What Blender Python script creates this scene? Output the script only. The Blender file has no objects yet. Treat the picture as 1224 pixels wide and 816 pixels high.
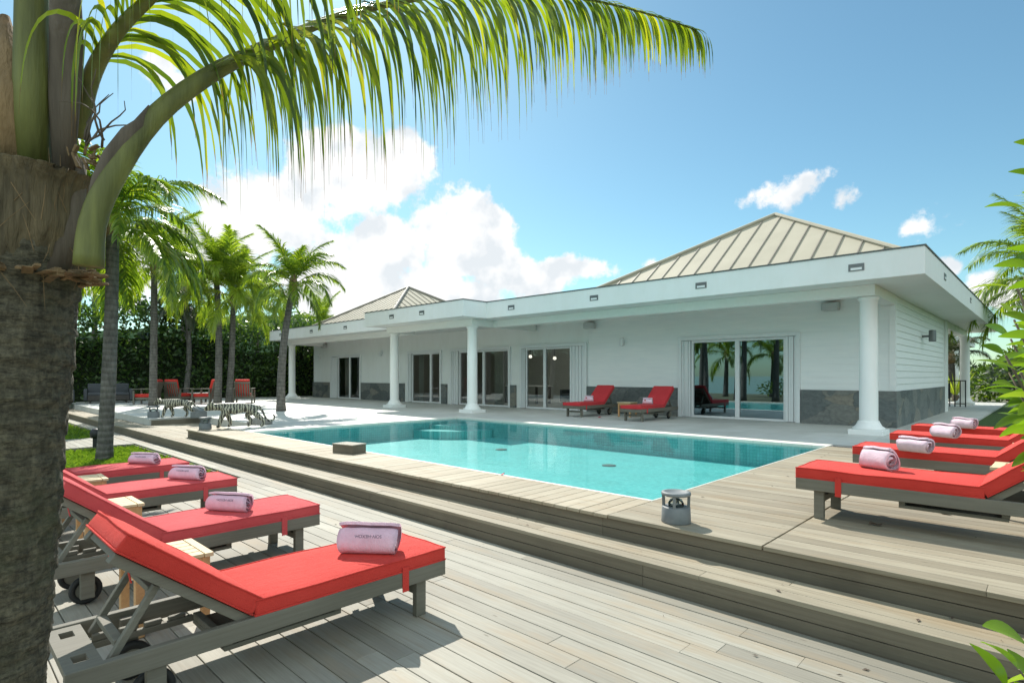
import bpy, bmesh, math, random
from mathutils import Vector, Matrix, noise
R_ = math.radians
random.seed(7)
SC = bpy.context.scene
COL = SC.collection

# ------------------------------------------------------------------ camera, sky, sun, exposure
YAW = R_(43.78)
CZ = 1.55
cam_d = bpy.data.cameras.new('camera'); cam = bpy.data.objects.new('camera', cam_d); COL.objects.link(cam)
cam.location = (0, 0, CZ); cam.rotation_euler = (R_(90), 0, YAW)
cam_d.sensor_width = 36; cam_d.lens = 675 / 1224 * 36; cam_d.shift_y = 41 / 1224
cam_d.clip_start = 0.05; cam_d.clip_end = 12000
SC.camera = cam
FV = Vector((-math.sin(YAW), math.cos(YAW), 0)); RV = Vector((math.cos(YAW), math.sin(YAW), 0))
def ray(x, y): return FV + RV * ((x - 612) / 675) + Vector((0, 0, (449 - y) / 675))
def px(x, y, D): return Vector((0, 0, CZ)) + ray(x, y) * D
def gz(x, y, z):
    d = ray(x, y); return Vector((0, 0, CZ)) + d * ((z - CZ) / d.z)

SUN_DIR = Vector((-0.95, 0.45, 1.02)).normalized()
w = bpy.data.worlds.new('World'); SC.world = w; w.use_nodes = True
nt = w.node_tree; nt.nodes.clear()
def N(t, **k):
    n = nt.nodes.new(t)
    for a, b in k.items(): setattr(n, a, b)
    return n
def lk(a, b): nt.links.new(a, b)
def mth(op, a, b=None, clamp=False):
    n = N('ShaderNodeMath', operation=op); n.use_clamp = clamp
    for i, v in enumerate((a, b)):
        if v is None: continue
        if isinstance(v, (int, float)): n.inputs[i].default_value = v
        else: lk(v, n.inputs[i])
    return n.outputs[0]
sky = N('ShaderNodeTexSky', sky_type='NISHITA'); sky.sun_disc = False
sky.sun_elevation = math.asin(SUN_DIR.z); sky.sun_rotation = math.atan2(SUN_DIR.x, SUN_DIR.y)
sky.air_density = 1.0; sky.dust_density = 0.45; sky.ozone_density = 2.2
tc = N('ShaderNodeTexCoord')
def vdot(v):
    n = N('ShaderNodeVectorMath', operation='DOT_PRODUCT'); lk(tc.outputs['Generated'], n.inputs[0]); n.inputs[1].default_value = v
    return n.outputs['Value']
az = mth('ARCTAN2', vdot(RV), vdot(FV)); el = mth('ARCSINE', vdot((0, 0, 1)))
cv = N('ShaderNodeCombineXYZ'); lk(az, cv.inputs[0]); lk(el, cv.inputs[1])
wn = N('ShaderNodeTexNoise'); lk(tc.outputs['Generated'], wn.inputs['Vector']); wn.inputs['Scale'].default_value = 9; wn.inputs['Detail'].default_value = 3
wsub = N('ShaderNodeVectorMath', operation='SUBTRACT'); lk(wn.outputs['Color'], wsub.inputs[0]); wsub.inputs[1].default_value = (.5, .5, .5)
wsc = N('ShaderNodeVectorMath', operation='SCALE'); lk(wsub.outputs[0], wsc.inputs[0]); wsc.inputs['Scale'].default_value = 0.05
wad = N('ShaderNodeVectorMath', operation='ADD'); lk(cv.outputs[0], wad.inputs[0]); lk(wsc.outputs[0], wad.inputs[1])
# cumulus banks (centre and half size, degrees of azimuth right of north-west, elevation)
CL = [(556, 288, 72, 66, 1), (462, 300, 62, 48, 1), (615, 330, 98, 30, 1), (520, 352, 150, 42, 1), (560, 252, 38, 38, 1), (410, 340, 90, 70, 1), (668, 322, 62, 20, 1), (700, 324, 30, 13, .8),
      (425, 212, 100, 62, 1), (330, 258, 110, 62, 1), (478, 180, 56, 34, .9), (270, 290, 80, 50, 1), (185, 85, 34, 22, .8), (215, 105, 26, 16, .7), (150, 320, 70, 50, 1),
      (940, 229, 36, 18, .34), (962, 213, 34, 10, .27), (998, 238, 32, 11, .25), (1112, 270, 36, 13, .24), (1140, 318, 20, 14, .7), (1200, 350, 60, 32, .8), (785, 313, 16, 9, .5)]
f = None
for (x, y, wx, hy, am) in CL:
    q = 675 / math.hypot(675, x - 612)
    a0 = math.atan((x - 612) / 675); e0 = math.atan((449 - y) / 675 * q)
    s = N('ShaderNodeVectorMath', operation='SUBTRACT'); lk(wad.outputs[0], s.inputs[0]); s.inputs[1].default_value = (a0, e0, 0)
    m = N('ShaderNodeVectorMath', operation='MULTIPLY'); lk(s.outputs[0], m.inputs[0]); m.inputs[1].default_value = (675 / (wx * q * q), 675 / (hy * q), 0)
    l = N('ShaderNodeVectorMath', operation='LENGTH'); lk(m.outputs[0], l.inputs[0])
    v = mth('MULTIPLY', mth('SUBTRACT', 1.0, l.outputs['Value']), am)
    if f is None: f = v
    else:
        n = N('ShaderNodeMath', operation='SMOOTH_MAX'); lk(f, n.inputs[0]); lk(v, n.inputs[1]); n.inputs[2].default_value = 0.25; f = n.outputs[0]
ns = N('ShaderNodeTexNoise'); lk(tc.outputs['Generated'], ns.inputs['Vector']); ns.inputs['Scale'].default_value = 15; ns.inputs['Detail'].default_value = 10; ns.inputs['Roughness'].default_value = .62
dens = mth('ADD', mth('MAXIMUM', f, -1.0), mth('MULTIPLY', mth('SUBTRACT', ns.outputs['Fac'], .5), 1.9))
mr = N('ShaderNodeMapRange', interpolation_type='SMOOTHSTEP'); lk(dens, mr.inputs[0]); mr.inputs[1].default_value = .05; mr.inputs[2].default_value = .34
n2 = N('ShaderNodeTexNoise'); lk(tc.outputs['Generated'], n2.inputs['Vector']); n2.inputs['Scale'].default_value = 17; n2.inputs['Detail'].default_value = 6
cr = N('ShaderNodeValToRGB'); lk(n2.outputs['Fac'], cr.inputs[0])
cr.color_ramp.elements[0].position = .36; cr.color_ramp.elements[0].color = (.76, .81, .85, 1)
cr.color_ramp.elements[1].position = .52; cr.color_ramp.elements[1].color = (1, 1, 1, 1)
bg1 = N('ShaderNodeBackground'); bg1.inputs[1].default_value = 0.092
tint = N('ShaderNodeMix', data_type='RGBA', blend_type='MULTIPLY'); tint.inputs[0].default_value = 1.0
lk(sky.outputs[0], tint.inputs[6]); tint.inputs[7].default_value = (.74, .99, .90, 1); lk(tint.outputs[2], bg1.inputs[0])
bg2 = N('ShaderNodeBackground'); bg2.inputs[1].default_value = 0.66; lk(cr.outputs[0], bg2.inputs[0])
mx = N('ShaderNodeMixShader'); lk(mr.outputs[0], mx.inputs[0]); lk(bg1.outputs[0], mx.inputs[1]); lk(bg2.outputs[0], mx.inputs[2])
# unseen bright cloud layer behind the camera, added to lift shade on the facade
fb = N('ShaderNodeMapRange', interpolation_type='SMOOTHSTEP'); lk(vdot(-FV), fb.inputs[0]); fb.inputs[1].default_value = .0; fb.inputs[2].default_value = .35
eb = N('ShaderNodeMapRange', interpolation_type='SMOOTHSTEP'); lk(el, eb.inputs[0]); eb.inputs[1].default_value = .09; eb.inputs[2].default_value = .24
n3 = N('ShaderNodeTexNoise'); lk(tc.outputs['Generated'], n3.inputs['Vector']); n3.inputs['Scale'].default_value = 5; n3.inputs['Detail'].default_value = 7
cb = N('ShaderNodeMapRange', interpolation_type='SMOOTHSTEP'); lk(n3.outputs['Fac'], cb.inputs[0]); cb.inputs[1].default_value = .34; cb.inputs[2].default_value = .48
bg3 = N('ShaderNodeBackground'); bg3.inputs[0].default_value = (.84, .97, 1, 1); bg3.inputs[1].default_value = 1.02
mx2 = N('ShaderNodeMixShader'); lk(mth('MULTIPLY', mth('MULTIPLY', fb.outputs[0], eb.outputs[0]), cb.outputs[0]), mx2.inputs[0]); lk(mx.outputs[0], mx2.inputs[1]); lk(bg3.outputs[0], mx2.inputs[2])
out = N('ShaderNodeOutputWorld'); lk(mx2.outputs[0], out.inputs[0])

sun_d = bpy.data.lights.new('sun', 'SUN'); sun_d.energy = 3.9; sun_d.angle = R_(0.53); sun_d.color = (1.0, .95, .86)
sun = bpy.data.objects.new('sun', sun_d); COL.objects.link(sun); sun.rotation_euler = SUN_DIR.to_track_quat('Z', 'Y').to_euler(); sun.location = (-20, 10, 30)
SC.view_settings.view_transform = 'Standard'; SC.view_settings.look = 'None'; SC.view_settings.gamma = 1; SC.view_settings.exposure = 0.72
SC.view_settings.use_curve_mapping = False
SC.cycles.max_bounces = 8; SC.cycles.transparent_max_bounces = 16; SC.cycles.caustics_reflective = False; SC.cycles.caustics_refractive = False

# ------------------------------------------------------------------ materials
def newmat(name):
    m = bpy.data.materials.new(name); m.use_nodes = True
    t = m.node_tree; b = t.nodes['Principled BSDF']; return m, t, b
def tn(t, typ, **k):
    n = t.nodes.new(typ)
    for a, c in k.items(): setattr(n, a, c)
    return n
def ramp(t, fac, stops):
    n = tn(t, 'ShaderNodeValToRGB'); t.links.new(fac, n.inputs[0])
    e = n.color_ramp.elements
    while len(e) < len(stops): e.new(.5)
    for i, (p, c) in enumerate(stops): e[i].position = p; e[i].color = (*c, 1)
    return n.outputs[0]
def mixc(t, fac, a, b, mode='MIX'):
    n = tn(t, 'ShaderNodeMix', data_type='RGBA', blend_type=mode)
    for i, v in ((0, fac), (6, a), (7, b)):
        if isinstance(v, (int, float)): n.inputs[i].default_value = v
        elif isinstance(v, tuple): n.inputs[i].default_value = (*v, 1)
        else: t.links.new(v, n.inputs[i])
    return n.outputs[2]
def coords(t, scale=(1, 1, 1), kind='Object', rot=(0, 0, 0)):
    c = tn(t, 'ShaderNodeTexCoord'); m = tn(t, 'ShaderNodeMapping'); m.inputs['Scale'].default_value = scale; m.inputs['Rotation'].default_value = rot
    t.links.new(c.outputs[kind], m.inputs[0]); return m.outputs[0]
def noise_t(t, vec, scale, detail=4, rough=.5):
    n = tn(t, 'ShaderNodeTexNoise'); n.inputs['Scale'].default_value = scale; n.inputs['Detail'].default_value = detail; n.inputs['Roughness'].default_value = rough
    if vec is not None: t.links.new(vec, n.inputs['Vector'])
    return n.outputs['Fac']
def bump(t, b, h, strength=.3, dist=.01):
    n = tn(t, 'ShaderNodeBump'); n.inputs['Strength'].default_value = strength; n.inputs['Distance'].default_value = dist
    t.links.new(h, n.inputs['Height']); t.links.new(n.outputs[0], b.inputs['Normal'])
def setc(t, b, v, slot='Base Color'):
    if isinstance(v, tuple): b.inputs[slot].default_value = (*v, 1)
    else: t.links.new(v, b.inputs[slot])

def mat_noise(name, c1, c2, scale=6, rough=.6, bs=.2, bd=.004, bscale=None, stretch=(1, 1, 1), metallic=0, detail=5):
    m, t, b = newmat(name); v = coords(t, stretch); n = noise_t(t, v, scale, detail, .55)
    setc(t, b, ramp(t, n, [(.3, c1), (.7, c2)])); b.inputs['Roughness'].default_value = rough; b.inputs['Metallic'].default_value = metallic
    if bs: bump(t, b, noise_t(t, v, bscale or scale * 3, 4), bs, bd)
    return m
def mat_wood(name, tones, axis='x', grain=.35, rough=.7, stain=None, tone_attr=True):
    m, t, b = newmat(name)
    st = (1.2, 34, 34) if axis == 'x' else (34, 1.2, 34)
    v = coords(t, st); g = noise_t(t, v, 1.6, 6, .65)
    big = noise_t(t, coords(t), .9, 4, .6)
    if tone_attr:
        a = tn(t, 'ShaderNodeAttribute', attribute_name='tone'); fac = a.outputs['Fac']
    else: fac = noise_t(t, coords(t), 2.0, 3)
    base = ramp(t, fac, [(i / (len(tones) - 1), c) for i, c in enumerate(tones)])
    c = mixc(t, grain, base, ramp(t, g, [(.25, (.25, .22, .18)), (.5, (.55, .53, .5)), (.75, (.8, .79, .77))]), 'OVERLAY')
    c = mixc(t, .35, c, ramp(t, big, [(.3, (.36, .34, .31)), (.7, (.66, .65, .63))]), 'OVERLAY')
    if stain:
        s = noise_t(t, coords(t, (1, 5, 1)), .8, 5, .7)
        f_ = tn(t, 'ShaderNodeMapRange'); t.links.new(s, f_.inputs[0]); f_.inputs[1].default_value = .50; f_.inputs[2].default_value = .72; f_.inputs[4].default_value = .6
        c = mixc(t, f_.outputs[0], c, stain)
    kv = coords(t, (1.3, 5.5, 1.3) if axis == 'x' else (5.5, 1.3, 1.3)); vo = tn(t, 'ShaderNodeTexVoronoi'); vo.inputs['Scale'].default_value = 1.6; t.links.new(kv, vo.inputs['Vector'])
    c = mixc(t, .8, c, ramp(t, vo.outputs['Distance'], [(.025, (.38, .33, .27)), (.06, (1, 1, 1))]), 'MULTIPLY')
    setc(t, b, c); b.inputs['Roughness'].default_value = rough
    bump(t, b, g, .35, .003); return m
def mat_plain(name, c, rough=.5, metallic=0, spec=.5):
    m, t, b = newmat(name); n = noise_t(t, coords(t), 14, 4)
    setc(t, b, mixc(t, 1.0, c, ramp(t, n, [(.3, (.965, .965, .965)), (.7, (1, 1, 1))]), 'MULTIPLY')); b.inputs['Roughness'].default_value = rough; b.inputs['Metallic'].default_value = metallic
    b.inputs['Specular IOR Level'].default_value = spec; return m
def mat_leaf(name, stops, trans=.45, tip=None, rough=.38, tipstart=.8, tcol=None):
    m, t, b = newmat(name)
    a = tn(t, 'ShaderNodeAttribute', attribute_name='tone'); sp = tn(t, 'ShaderNodeSeparateColor'); t.links.new(a.outputs['Color'], sp.inputs[0])
    c = ramp(t, sp.outputs[0], stops)
    if tip:
        r = tn(t, 'ShaderNodeMapRange'); t.links.new(sp.outputs[1], r.inputs[0]); r.inputs[1].default_value = tipstart; r.inputs[2].default_value = tipstart + .05
        c = mixc(t, r.outputs[0], c, tip)
    setc(t, b, c); b.inputs['Roughness'].default_value = rough
    tr = tn(t, 'ShaderNodeBsdfTranslucent'); bright = mixc(t, 1.0, c, tcol or (1.7, 1.6, .8), 'MULTIPLY'); t.links.new(bright, tr.inputs[0])
    ms = tn(t, 'ShaderNodeMixShader'); ms.inputs[0].default_value = trans
    t.links.new(b.outputs[0], ms.inputs[1]); t.links.new(tr.outputs[0], ms.inputs[2]); t.links.new(ms.outputs[0], t.nodes['Material Output'].inputs[0])
    return m

GREYWOOD = [(.21, .20, .168), (.33, .32, .275), (.43, .418, .365), (.54, .53, .475)]
M = {}
M['deck_x'] = mat_wood('weathered_decking', GREYWOOD, 'x', stain=(.30, .22, .13))
M['deck_y'] = mat_wood('weathered_decking_across', [(.30, .26, .19), (.40, .36, .28), (.50, .46, .37)], 'y', stain=(.30, .21, .12))
M['deck_s'] = mat_wood('stained_decking', [(.22, .195, .145), (.32, .29, .225), (.40, .37, .295), (.48, .45, .37)], 'x', grain=.5, stain=(.25, .17, .085))
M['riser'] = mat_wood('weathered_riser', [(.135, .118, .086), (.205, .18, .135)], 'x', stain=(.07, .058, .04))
M['greywood'] = mat_wood('silvered_teak', [(.085, .08, .064), (.14, .133, .108), (.19, .18, .155)], 'x', tone_attr=False)
M['teak'] = mat_wood('oiled_teak', [(.42, .22, .09), (.52, .30, .14), (.60, .38, .2)], 'x', grain=.25, tone_attr=False)
M['teaktop'] = mat_wood('pale_teak', [(.56, .44, .27), (.64, .52, .34)], 'x', grain=.2, tone_attr=False)
def fabric(name, c, c2):
    m, t, b = newmat(name); v = coords(t); n = noise_t(t, v, 3.5, 5, .6)
    setc(t, b, ramp(t, n, [(.3, c), (.7, c2)])); b.inputs['Roughness'].default_value = .85; b.inputs['Sheen Weight'].default_value = .08; b.inputs['Sheen Tint'].default_value = (1, .5, .45, 1)
    h = tn(t, 'ShaderNodeMath', operation='ADD'); t.links.new(noise_t(t, v, 9, 3), h.inputs[0])
    w_ = noise_t(t, coords(t, (1, 1, 1)), 260, 2); t.links.new(w_, h.inputs[1]); h2 = h.outputs[0]; h3 = tn(t, 'ShaderNodeMath', operation='MULTIPLY_ADD'); t.links.new(noise_t(t, coords(t, (2.2, 7, 3)), 2.4, 4, .6), h3.inputs[0]); h3.inputs[1].default_value = 2.2; t.links.new(h2, h3.inputs[2]); h2 = h3.outputs[0]
    bump(t, b, h2, .65, .013); return m
M['red'] = fabric('red_canvas', (.62, .034, .023), (.70, .048, .034))
M['red2'] = fabric('faded_red_canvas', (.58, .06, .07), (.66, .085, .09))
M['crimson'] = fabric('crimson_canvas', (.60, .03, .04), (.66, .04, .05))
def towel_mat(name, c, c2):
    m, t, b = newmat(name); v = coords(t); a = tn(t, 'ShaderNodeAttribute', attribute_name='tone')
    base = ramp(t, a.outputs['Fac'], [(0, c), (.45, c), (.55, c2), (1, c2)])
    setc(t, b, mixc(t, .5, base, ramp(t, noise_t(t, v, 25, 3), [(.3, (.8, .78, .8)), (.7, (1, 1, 1))]), 'MULTIPLY')); b.inputs['Roughness'].default_value = .95
    bump(t, b, noise_t(t, coords(t, (1, 1, .35)), 120, 4, .75), 1.0, .010); return m
M['towel'] = towel_mat('pink_terry', (.82, .56, .67), (.72, .14, .22))
M['towel_w'] = towel_mat('white_terry', (.84, .64, .72), (.72, .18, .28))
M['speaker'] = mat_plain('pale_grey_speaker', (.52, .53, .52), .6)
M['glow'] = mat_plain('lit_bulb', (.9, .88, .8), .5); M['glow'].node_tree.nodes['Principled BSDF'].inputs['Emission Color'].default_value = (1, .93, .8, 1); M['glow'].node_tree.nodes['Principled BSDF'].inputs['Emission Strength'].default_value = .9
M['ink'] = mat_plain('dark_thread', (.05, .05, .09), .8)
M['redthread'] = mat_plain('red_thread', (.5, .12, .1), .8)
M['soffit'] = mat_plain('white_soffit', (.85, .85, .82), .8)
def streaky(name, c):
    m, t, b = newmat(name); n1 = noise_t(t, coords(t, (1.1, 1.1, .35)), 3.0, 6, .7); n2_ = noise_t(t, coords(t), .5, 4)
    k = mixc(t, 1.0, ramp(t, n1, [(.28, (.955, .95, .935)), (.6, (1, 1, 1))]), ramp(t, n2_, [(.3, (.94, .95, .95)), (.7, (1, 1, 1))]), 'MULTIPLY')
    setc(t, b, mixc(t, 1.0, c, k, 'MULTIPLY')); b.inputs['Roughness'].default_value = .6; bump(t, b, noise_t(t, coords(t), 60, 3), .06, .002); return m
M['white'] = streaky('white_render', (.85, .86, .84))
M['fascia'] = streaky('white_fascia', (.82, .83, .82))
def siding_mat():
    m, t, b = newmat('white_clapboard'); n = noise_t(t, coords(t, (.4, .4, 3)), 4, 5)
    setc(t, b, ramp(t, n, [(.3, (.82, .83, .82)), (.7, (.87, .87, .85))])); b.inputs['Roughness'].default_value = .45
    bump(t, b, noise_t(t, coords(t, (.6, .6, 22)), 6, 4), .08, .004); return m
M['siding'] = siding_mat()
M['alu'] = mat_plain('white_aluminium', (.78, .79, .79), .35)
M['darktrim'] = mat_plain('dark_flashing', (.10, .11, .11), .5)
M['metal'] = mat_plain('grey_metal', (.16, .17, .17), .4, .6)
M['black'] = mat_plain('black_rubber', (.02, .02, .02), .6)
M['blackmetal'] = mat_plain('black_metal', (.025, .026, .028), .45, .3)
M['lamp'] = mat_noise('grey_cast_lamp', (.13, .145, .15), (.19, .205, .21), 8, .55, .15)
M['roof'] = mat_noise('beige_standing_seam', (.37, .335, .25), (.43, .39, .295), 1.2, .75, 0)
M['seam'] = mat_plain('seam_edge', (.25, .22, .18), .5)
def slate():
    m, t, b = newmat('dark_stone_cladding'); v = coords(t, (1, 1, 1.5))
    wv = tn(t, 'ShaderNodeTexNoise'); wv.inputs['Scale'].default_value = 2.5; t.links.new(v, wv.inputs['Vector'])
    vv = mixc(t, .3, v, wv.outputs['Color'])
    vo = tn(t, 'ShaderNodeTexVoronoi'); vo.inputs['Scale'].default_value = 2.6; t.links.new(vv, vo.inputs['Vector'])
    ve = tn(t, 'ShaderNodeTexVoronoi', feature='DISTANCE_TO_EDGE'); ve.inputs['Scale'].default_value = 2.6; t.links.new(vv, ve.inputs['Vector'])
    sp = tn(t, 'ShaderNodeSeparateColor'); t.links.new(vo.outputs['Color'], sp.inputs[0])
    c = ramp(t, sp.outputs[0], [(0, (.085, .095, .095)), (.4, (.13, .145, .145)), (.75, (.17, .175, .165)), (1, (.22, .20, .165))])
    c = mixc(t, .6, c, ramp(t, noise_t(t, v, 9, 6, .65), [(.3, (.3, .3, .3)), (.7, (.75, .75, .72))]), 'OVERLAY')
    e = ramp(t, ve.outputs['Distance'], [(0, (.35, .35, .35)), (.035, (1, 1, 1))])
    setc(t, b, mixc(t, .35, c, e, 'MULTIPLY')); b.inputs['Roughness'].default_value = .6
    bump(t, b, noise_t(t, v, 7, 6), .5, .02); return m
M['slate'] = slate()
def tile(name, c1, c2, bw, rh, mortar, rough=.55, rot=0):
    m, t, b = newmat(name); v = coords(t, (1, 1, 1), rot=(0, 0, rot))
    br = tn(t, 'ShaderNodeTexBrick')
    if 'wall' in name:
        sx = tn(t, 'ShaderNodeSeparateXYZ'); t.links.new(v, sx.inputs[0]); ad = tn(t, 'ShaderNodeMath', operation='ADD'); t.links.new(sx.outputs[0], ad.inputs[0]); t.links.new(sx.outputs[1], ad.inputs[1])
        cx_ = tn(t, 'ShaderNodeCombineXYZ'); t.links.new(ad.outputs[0], cx_.inputs[0]); t.links.new(sx.outputs[2], cx_.inputs[1]); v = cx_.outputs[0]
    t.links.new(v, br.inputs['Vector']); br.inputs['Scale'].default_value = 1; br.inputs['Brick Width'].default_value = bw; br.inputs['Row Height'].default_value = rh
    br.inputs['Mortar Size'].default_value = mortar; br.inputs['Mortar Smooth'].default_value = .3; br.inputs['Bias'].default_value = 0; br.offset = 0.0
    br.inputs['Color1'].default_value = (*c1, 1); br.inputs['Color2'].default_value = (*c2, 1); br.inputs['Mortar'].default_value = (*[x * .72 for x in c1], 1)
    c = mixc(t, .5, br.outputs['Color'], ramp(t, noise_t(t, v, 1.7, 6, .6), [(.3, (.40, .39, .37)), (.7, (.62, .62, .61))]), 'OVERLAY')
    if 'pool' in name:
        c = mixc(t, 1.0, c, ramp(t, noise_t(t, v, 9, 5, .7), [(.3, (.80, .86, .88)), (.55, (1, 1, 1)), (.75, (1.12, 1.08, 1.06))]), 'MULTIPLY')
    setc(t, b, c); b.inputs['Roughness'].default_value = rough; bump(t, b, noise_t(t, v, 30, 4), .1, .003); return m
M['terrace'] = tile('pale_terrace_stone', (.52, .52, .49), (.56, .56, .53), .6, .6, .004)
M['coping'] = tile('white_coping_stone', (.66, .64, .58), (.70, .68, .62), .5, .5, .004)
M['pooltile'] = tile('turquoise_pool_mosaic', (.13, .52, .52), (.21, .63, .62), .06, .06, .004, .4)
M['poolwall'] = tile('teal_pool_wall_mosaic', (.17, .52, .53), (.22, .58, .58), .06, .06, .004, .4)
def water():
    m, t, b = newmat('pool_water'); t.nodes.remove(b)
    tr = tn(t, 'ShaderNodeBsdfTransparent'); tr.inputs[0].default_value = (.84, .985, .985, 1)
    gl = tn(t, 'ShaderNodeBsdfGlossy'); gl.inputs['Roughness'].default_value = .015
    fr = tn(t, 'ShaderNodeFresnel'); fr.inputs['IOR'].default_value = 1.33
    n = tn(t, 'ShaderNodeBump'); n.inputs['Strength'].default_value = .16; n.inputs['Distance'].default_value = .02
    t.links.new(noise_t(t, coords(t, (1, 1.0, 1)), 3.2, 3, .5), n.inputs['Height']); t.links.new(n.outputs[0], gl.inputs['Normal']); t.links.new(n.outputs[0], fr.inputs['Normal'])
    ms = tn(t, 'ShaderNodeMixShader'); fm = tn(t, 'ShaderNodeMath', operation='MULTIPLY'); fm.inputs[1].default_value = .55; t.links.new(fr.outputs[0], fm.inputs[0]); t.links.new(fm.outputs[0], ms.inputs[0]); t.links.new(tr.outputs[0], ms.inputs[1]); t.links.new(gl.outputs[0], ms.inputs[2])
    t.links.new(ms.outputs[0], t.nodes['Material Output'].inputs[0]); return m
M['water'] = water()
def glass(name, tintc, refl, gc=(.8, .88, .9)):
    m, t, b = newmat(name); t.nodes.remove(b)
    tr = tn(t, 'ShaderNodeBsdfTransparent'); tr.inputs[0].default_value = (*tintc, 1)
    gl = tn(t, 'ShaderNodeBsdfGlossy'); gl.inputs['Roughness'].default_value = .01; gl.inputs[0].default_value = (*gc, 1)
    ms = tn(t, 'ShaderNodeMixShader'); fr = tn(t, 'ShaderNodeFresnel'); fr.inputs['IOR'].default_value = refl
    t.links.new(fr.outputs[0], ms.inputs[0]); t.links.new(tr.outputs[0], ms.inputs[1]); t.links.new(gl.outputs[0], ms.inputs[2]); t.links.new(ms.outputs[0], t.nodes['Material Output'].inputs[0]); return m
M['glass'] = glass('tinted_door_glass', (.84, .88, .86), 2.3, (.75, .82, .85))
M['glass_r'] = glass('mirrored_door_glass', (.40, .45, .45), 4.6, (.50, .66, .74))
M['glass_l'] = glass('clear_lamp_glass', (.85, .9, .88), 1.45)
M['room'] = mat_plain('pale_room_plaster', (.72, .70, .64), .8)
M['roomfloor'] = mat_plain('pale_room_floor', (.62, .60, .55), .4)
M['ground'] = mat_noise('garden_soil', (.09, .10, .05), (.14, .13, .07), 2, .9)
M['lawn'] = mat_noise('lawn', (.035, .075, .012), (.07, .13, .025), 30, .9, .8, .03, 120)
M['sea'] = mat_noise('sea', (.02, .07, .11), (.03, .09, .14), .05, .12, .25, .2, 1.5)
M['hill'] = mat_noise('wooded_hill', (.02, .045, .025), (.05, .08, .04), .12, 1.0, .8, 3, .35); M['hill'].node_tree.nodes['Principled BSDF'].inputs['Specular IOR Level'].default_value = 0
def trunk_mat(name, c1, c2, ring, rscale=1.0, moss=None, rf=.42, cracks=False):
    m, t, b = newmat(name); v = coords(t)
    wv = tn(t, 'ShaderNodeTexWave', wave_type='BANDS', bands_direction='Z'); t.links.new(v, wv.inputs['Vector']); wv.inputs['Scale'].default_value = ring; wv.inputs['Distortion'].default_value = 2.2; wv.inputs['Detail'].default_value = 3; wv.inputs['Detail Scale'].default_value = 1.5
    n = noise_t(t, coords(t, (1, 1, .35)), 11 * rscale, 6, .68)
    c = ramp(t, n, [(.28, c1), (.72, c2)])
    c = mixc(t, rf, c, ramp(t, wv.outputs['Fac'], [(0, (.35, .35, .35)), (.25, (.9, .9, .9)), (1, (1, 1, 1))]), 'MULTIPLY')
    if cracks:
        k1 = noise_t(t, coords(t, (1, 1, 3.4)), 26, 6, .75); c = mixc(t, .85, c, ramp(t, k1, [(.36, (.22, .21, .18)), (.52, (1, 1, 1)), (.74, (1.5, 1.5, 1.45))]), 'MULTIPLY')
        k2 = noise_t(t, coords(t, (1, 1, .6)), 95, 4, .7); c = mixc(t, .6, c, ramp(t, k2, [(.35, (.45, .45, .42)), (.6, (1.15, 1.15, 1.1))]), 'MULTIPLY')
    if moss:
        mm = ramp(t, noise_t(t, v, 3.1, 5, .7), [(.50, (0, 0, 0)), (.68, (.7, .7, .7))]); c = mixc(t, mm, c, moss)
    setc(t, b, c); b.inputs['Roughness'].default_value = .95
    h = tn(t, 'ShaderNodeMath', operation='MULTIPLY_ADD'); t.links.new(wv.outputs['Fac'], h.inputs[0]); h.inputs[1].default_value = .6; t.links.new(k1 if cracks else n, h.inputs[2])
    bump(t, b, h.outputs[0], .8, .02); return m
M['trunk_fg'] = trunk_mat('rough_coconut_bark', (.04, .036, .024), (.18, .16, .11), 5, 2.6, (.055, .065, .025), .14, True)
M['trunk'] = trunk_mat('ringed_palm_bark', (.06, .056, .05), (.19, .178, .16), 2.6)
M['bark'] = mat_noise('shrub_bark', (.09, .07, .05), (.16, .13, .09), 9, .9, .6)
M['fibre'] = mat_noise('brown_palm_fibre', (.09, .06, .03), (.30, .20, .10), 10, .95, 1.0, .02, 40, (1, 1, .25))
M['sheath'] = mat_noise('dry_spathe', (.07, .055, .04), (.16, .13, .10), 6, .8, .5, .01, 30, (3, 3, .3))
M['petiole'] = mat_noise('green_petiole', (.055, .062, .012), (.165, .175, .04), 5, .62, .6, .004, 30, (4, 4, .45))
M['leafbase'] = mat_noise('fibrous_leaf_base', (.045, .036, .019), (.16, .125, .07), 7, .9, 1.0, .012, 26, (4, 4, .35))
LEAFG = [(0, (.06, .11, .018)), (.45, (.12, .195, .025)), (.8, (.20, .27, .032)), (1, (.28, .32, .05))]
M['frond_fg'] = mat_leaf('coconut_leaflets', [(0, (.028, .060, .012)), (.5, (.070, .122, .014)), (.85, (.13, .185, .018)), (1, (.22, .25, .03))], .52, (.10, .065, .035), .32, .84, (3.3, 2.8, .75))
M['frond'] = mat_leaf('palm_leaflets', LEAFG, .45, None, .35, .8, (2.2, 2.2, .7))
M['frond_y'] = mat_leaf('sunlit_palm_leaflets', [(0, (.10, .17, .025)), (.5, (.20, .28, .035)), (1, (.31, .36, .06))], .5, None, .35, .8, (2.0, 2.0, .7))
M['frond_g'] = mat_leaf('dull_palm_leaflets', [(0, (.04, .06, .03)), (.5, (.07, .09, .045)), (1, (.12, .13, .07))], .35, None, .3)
M['hedge'] = mat_leaf('hedge_leaves', [(0, (.026, .06, .02)), (.6, (.055, .105, .028)), (1, (.13, .20, .045))], .45, None, .3, .8, (1.8, 1.9, .6))
M['hedgecore'] = mat_noise('hedge_light_block', (.012, .022, .008), (.025, .04, .014), 3, .95, .5, .1)
M['broad'] = mat_leaf('glossy_broad_leaves', [(0, (.07, .16, .012)), (.5, (.13, .25, .02)), (1, (.22, .34, .04))], .5, None, .22, .8, (1.9, 1.7, .6))
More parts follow.
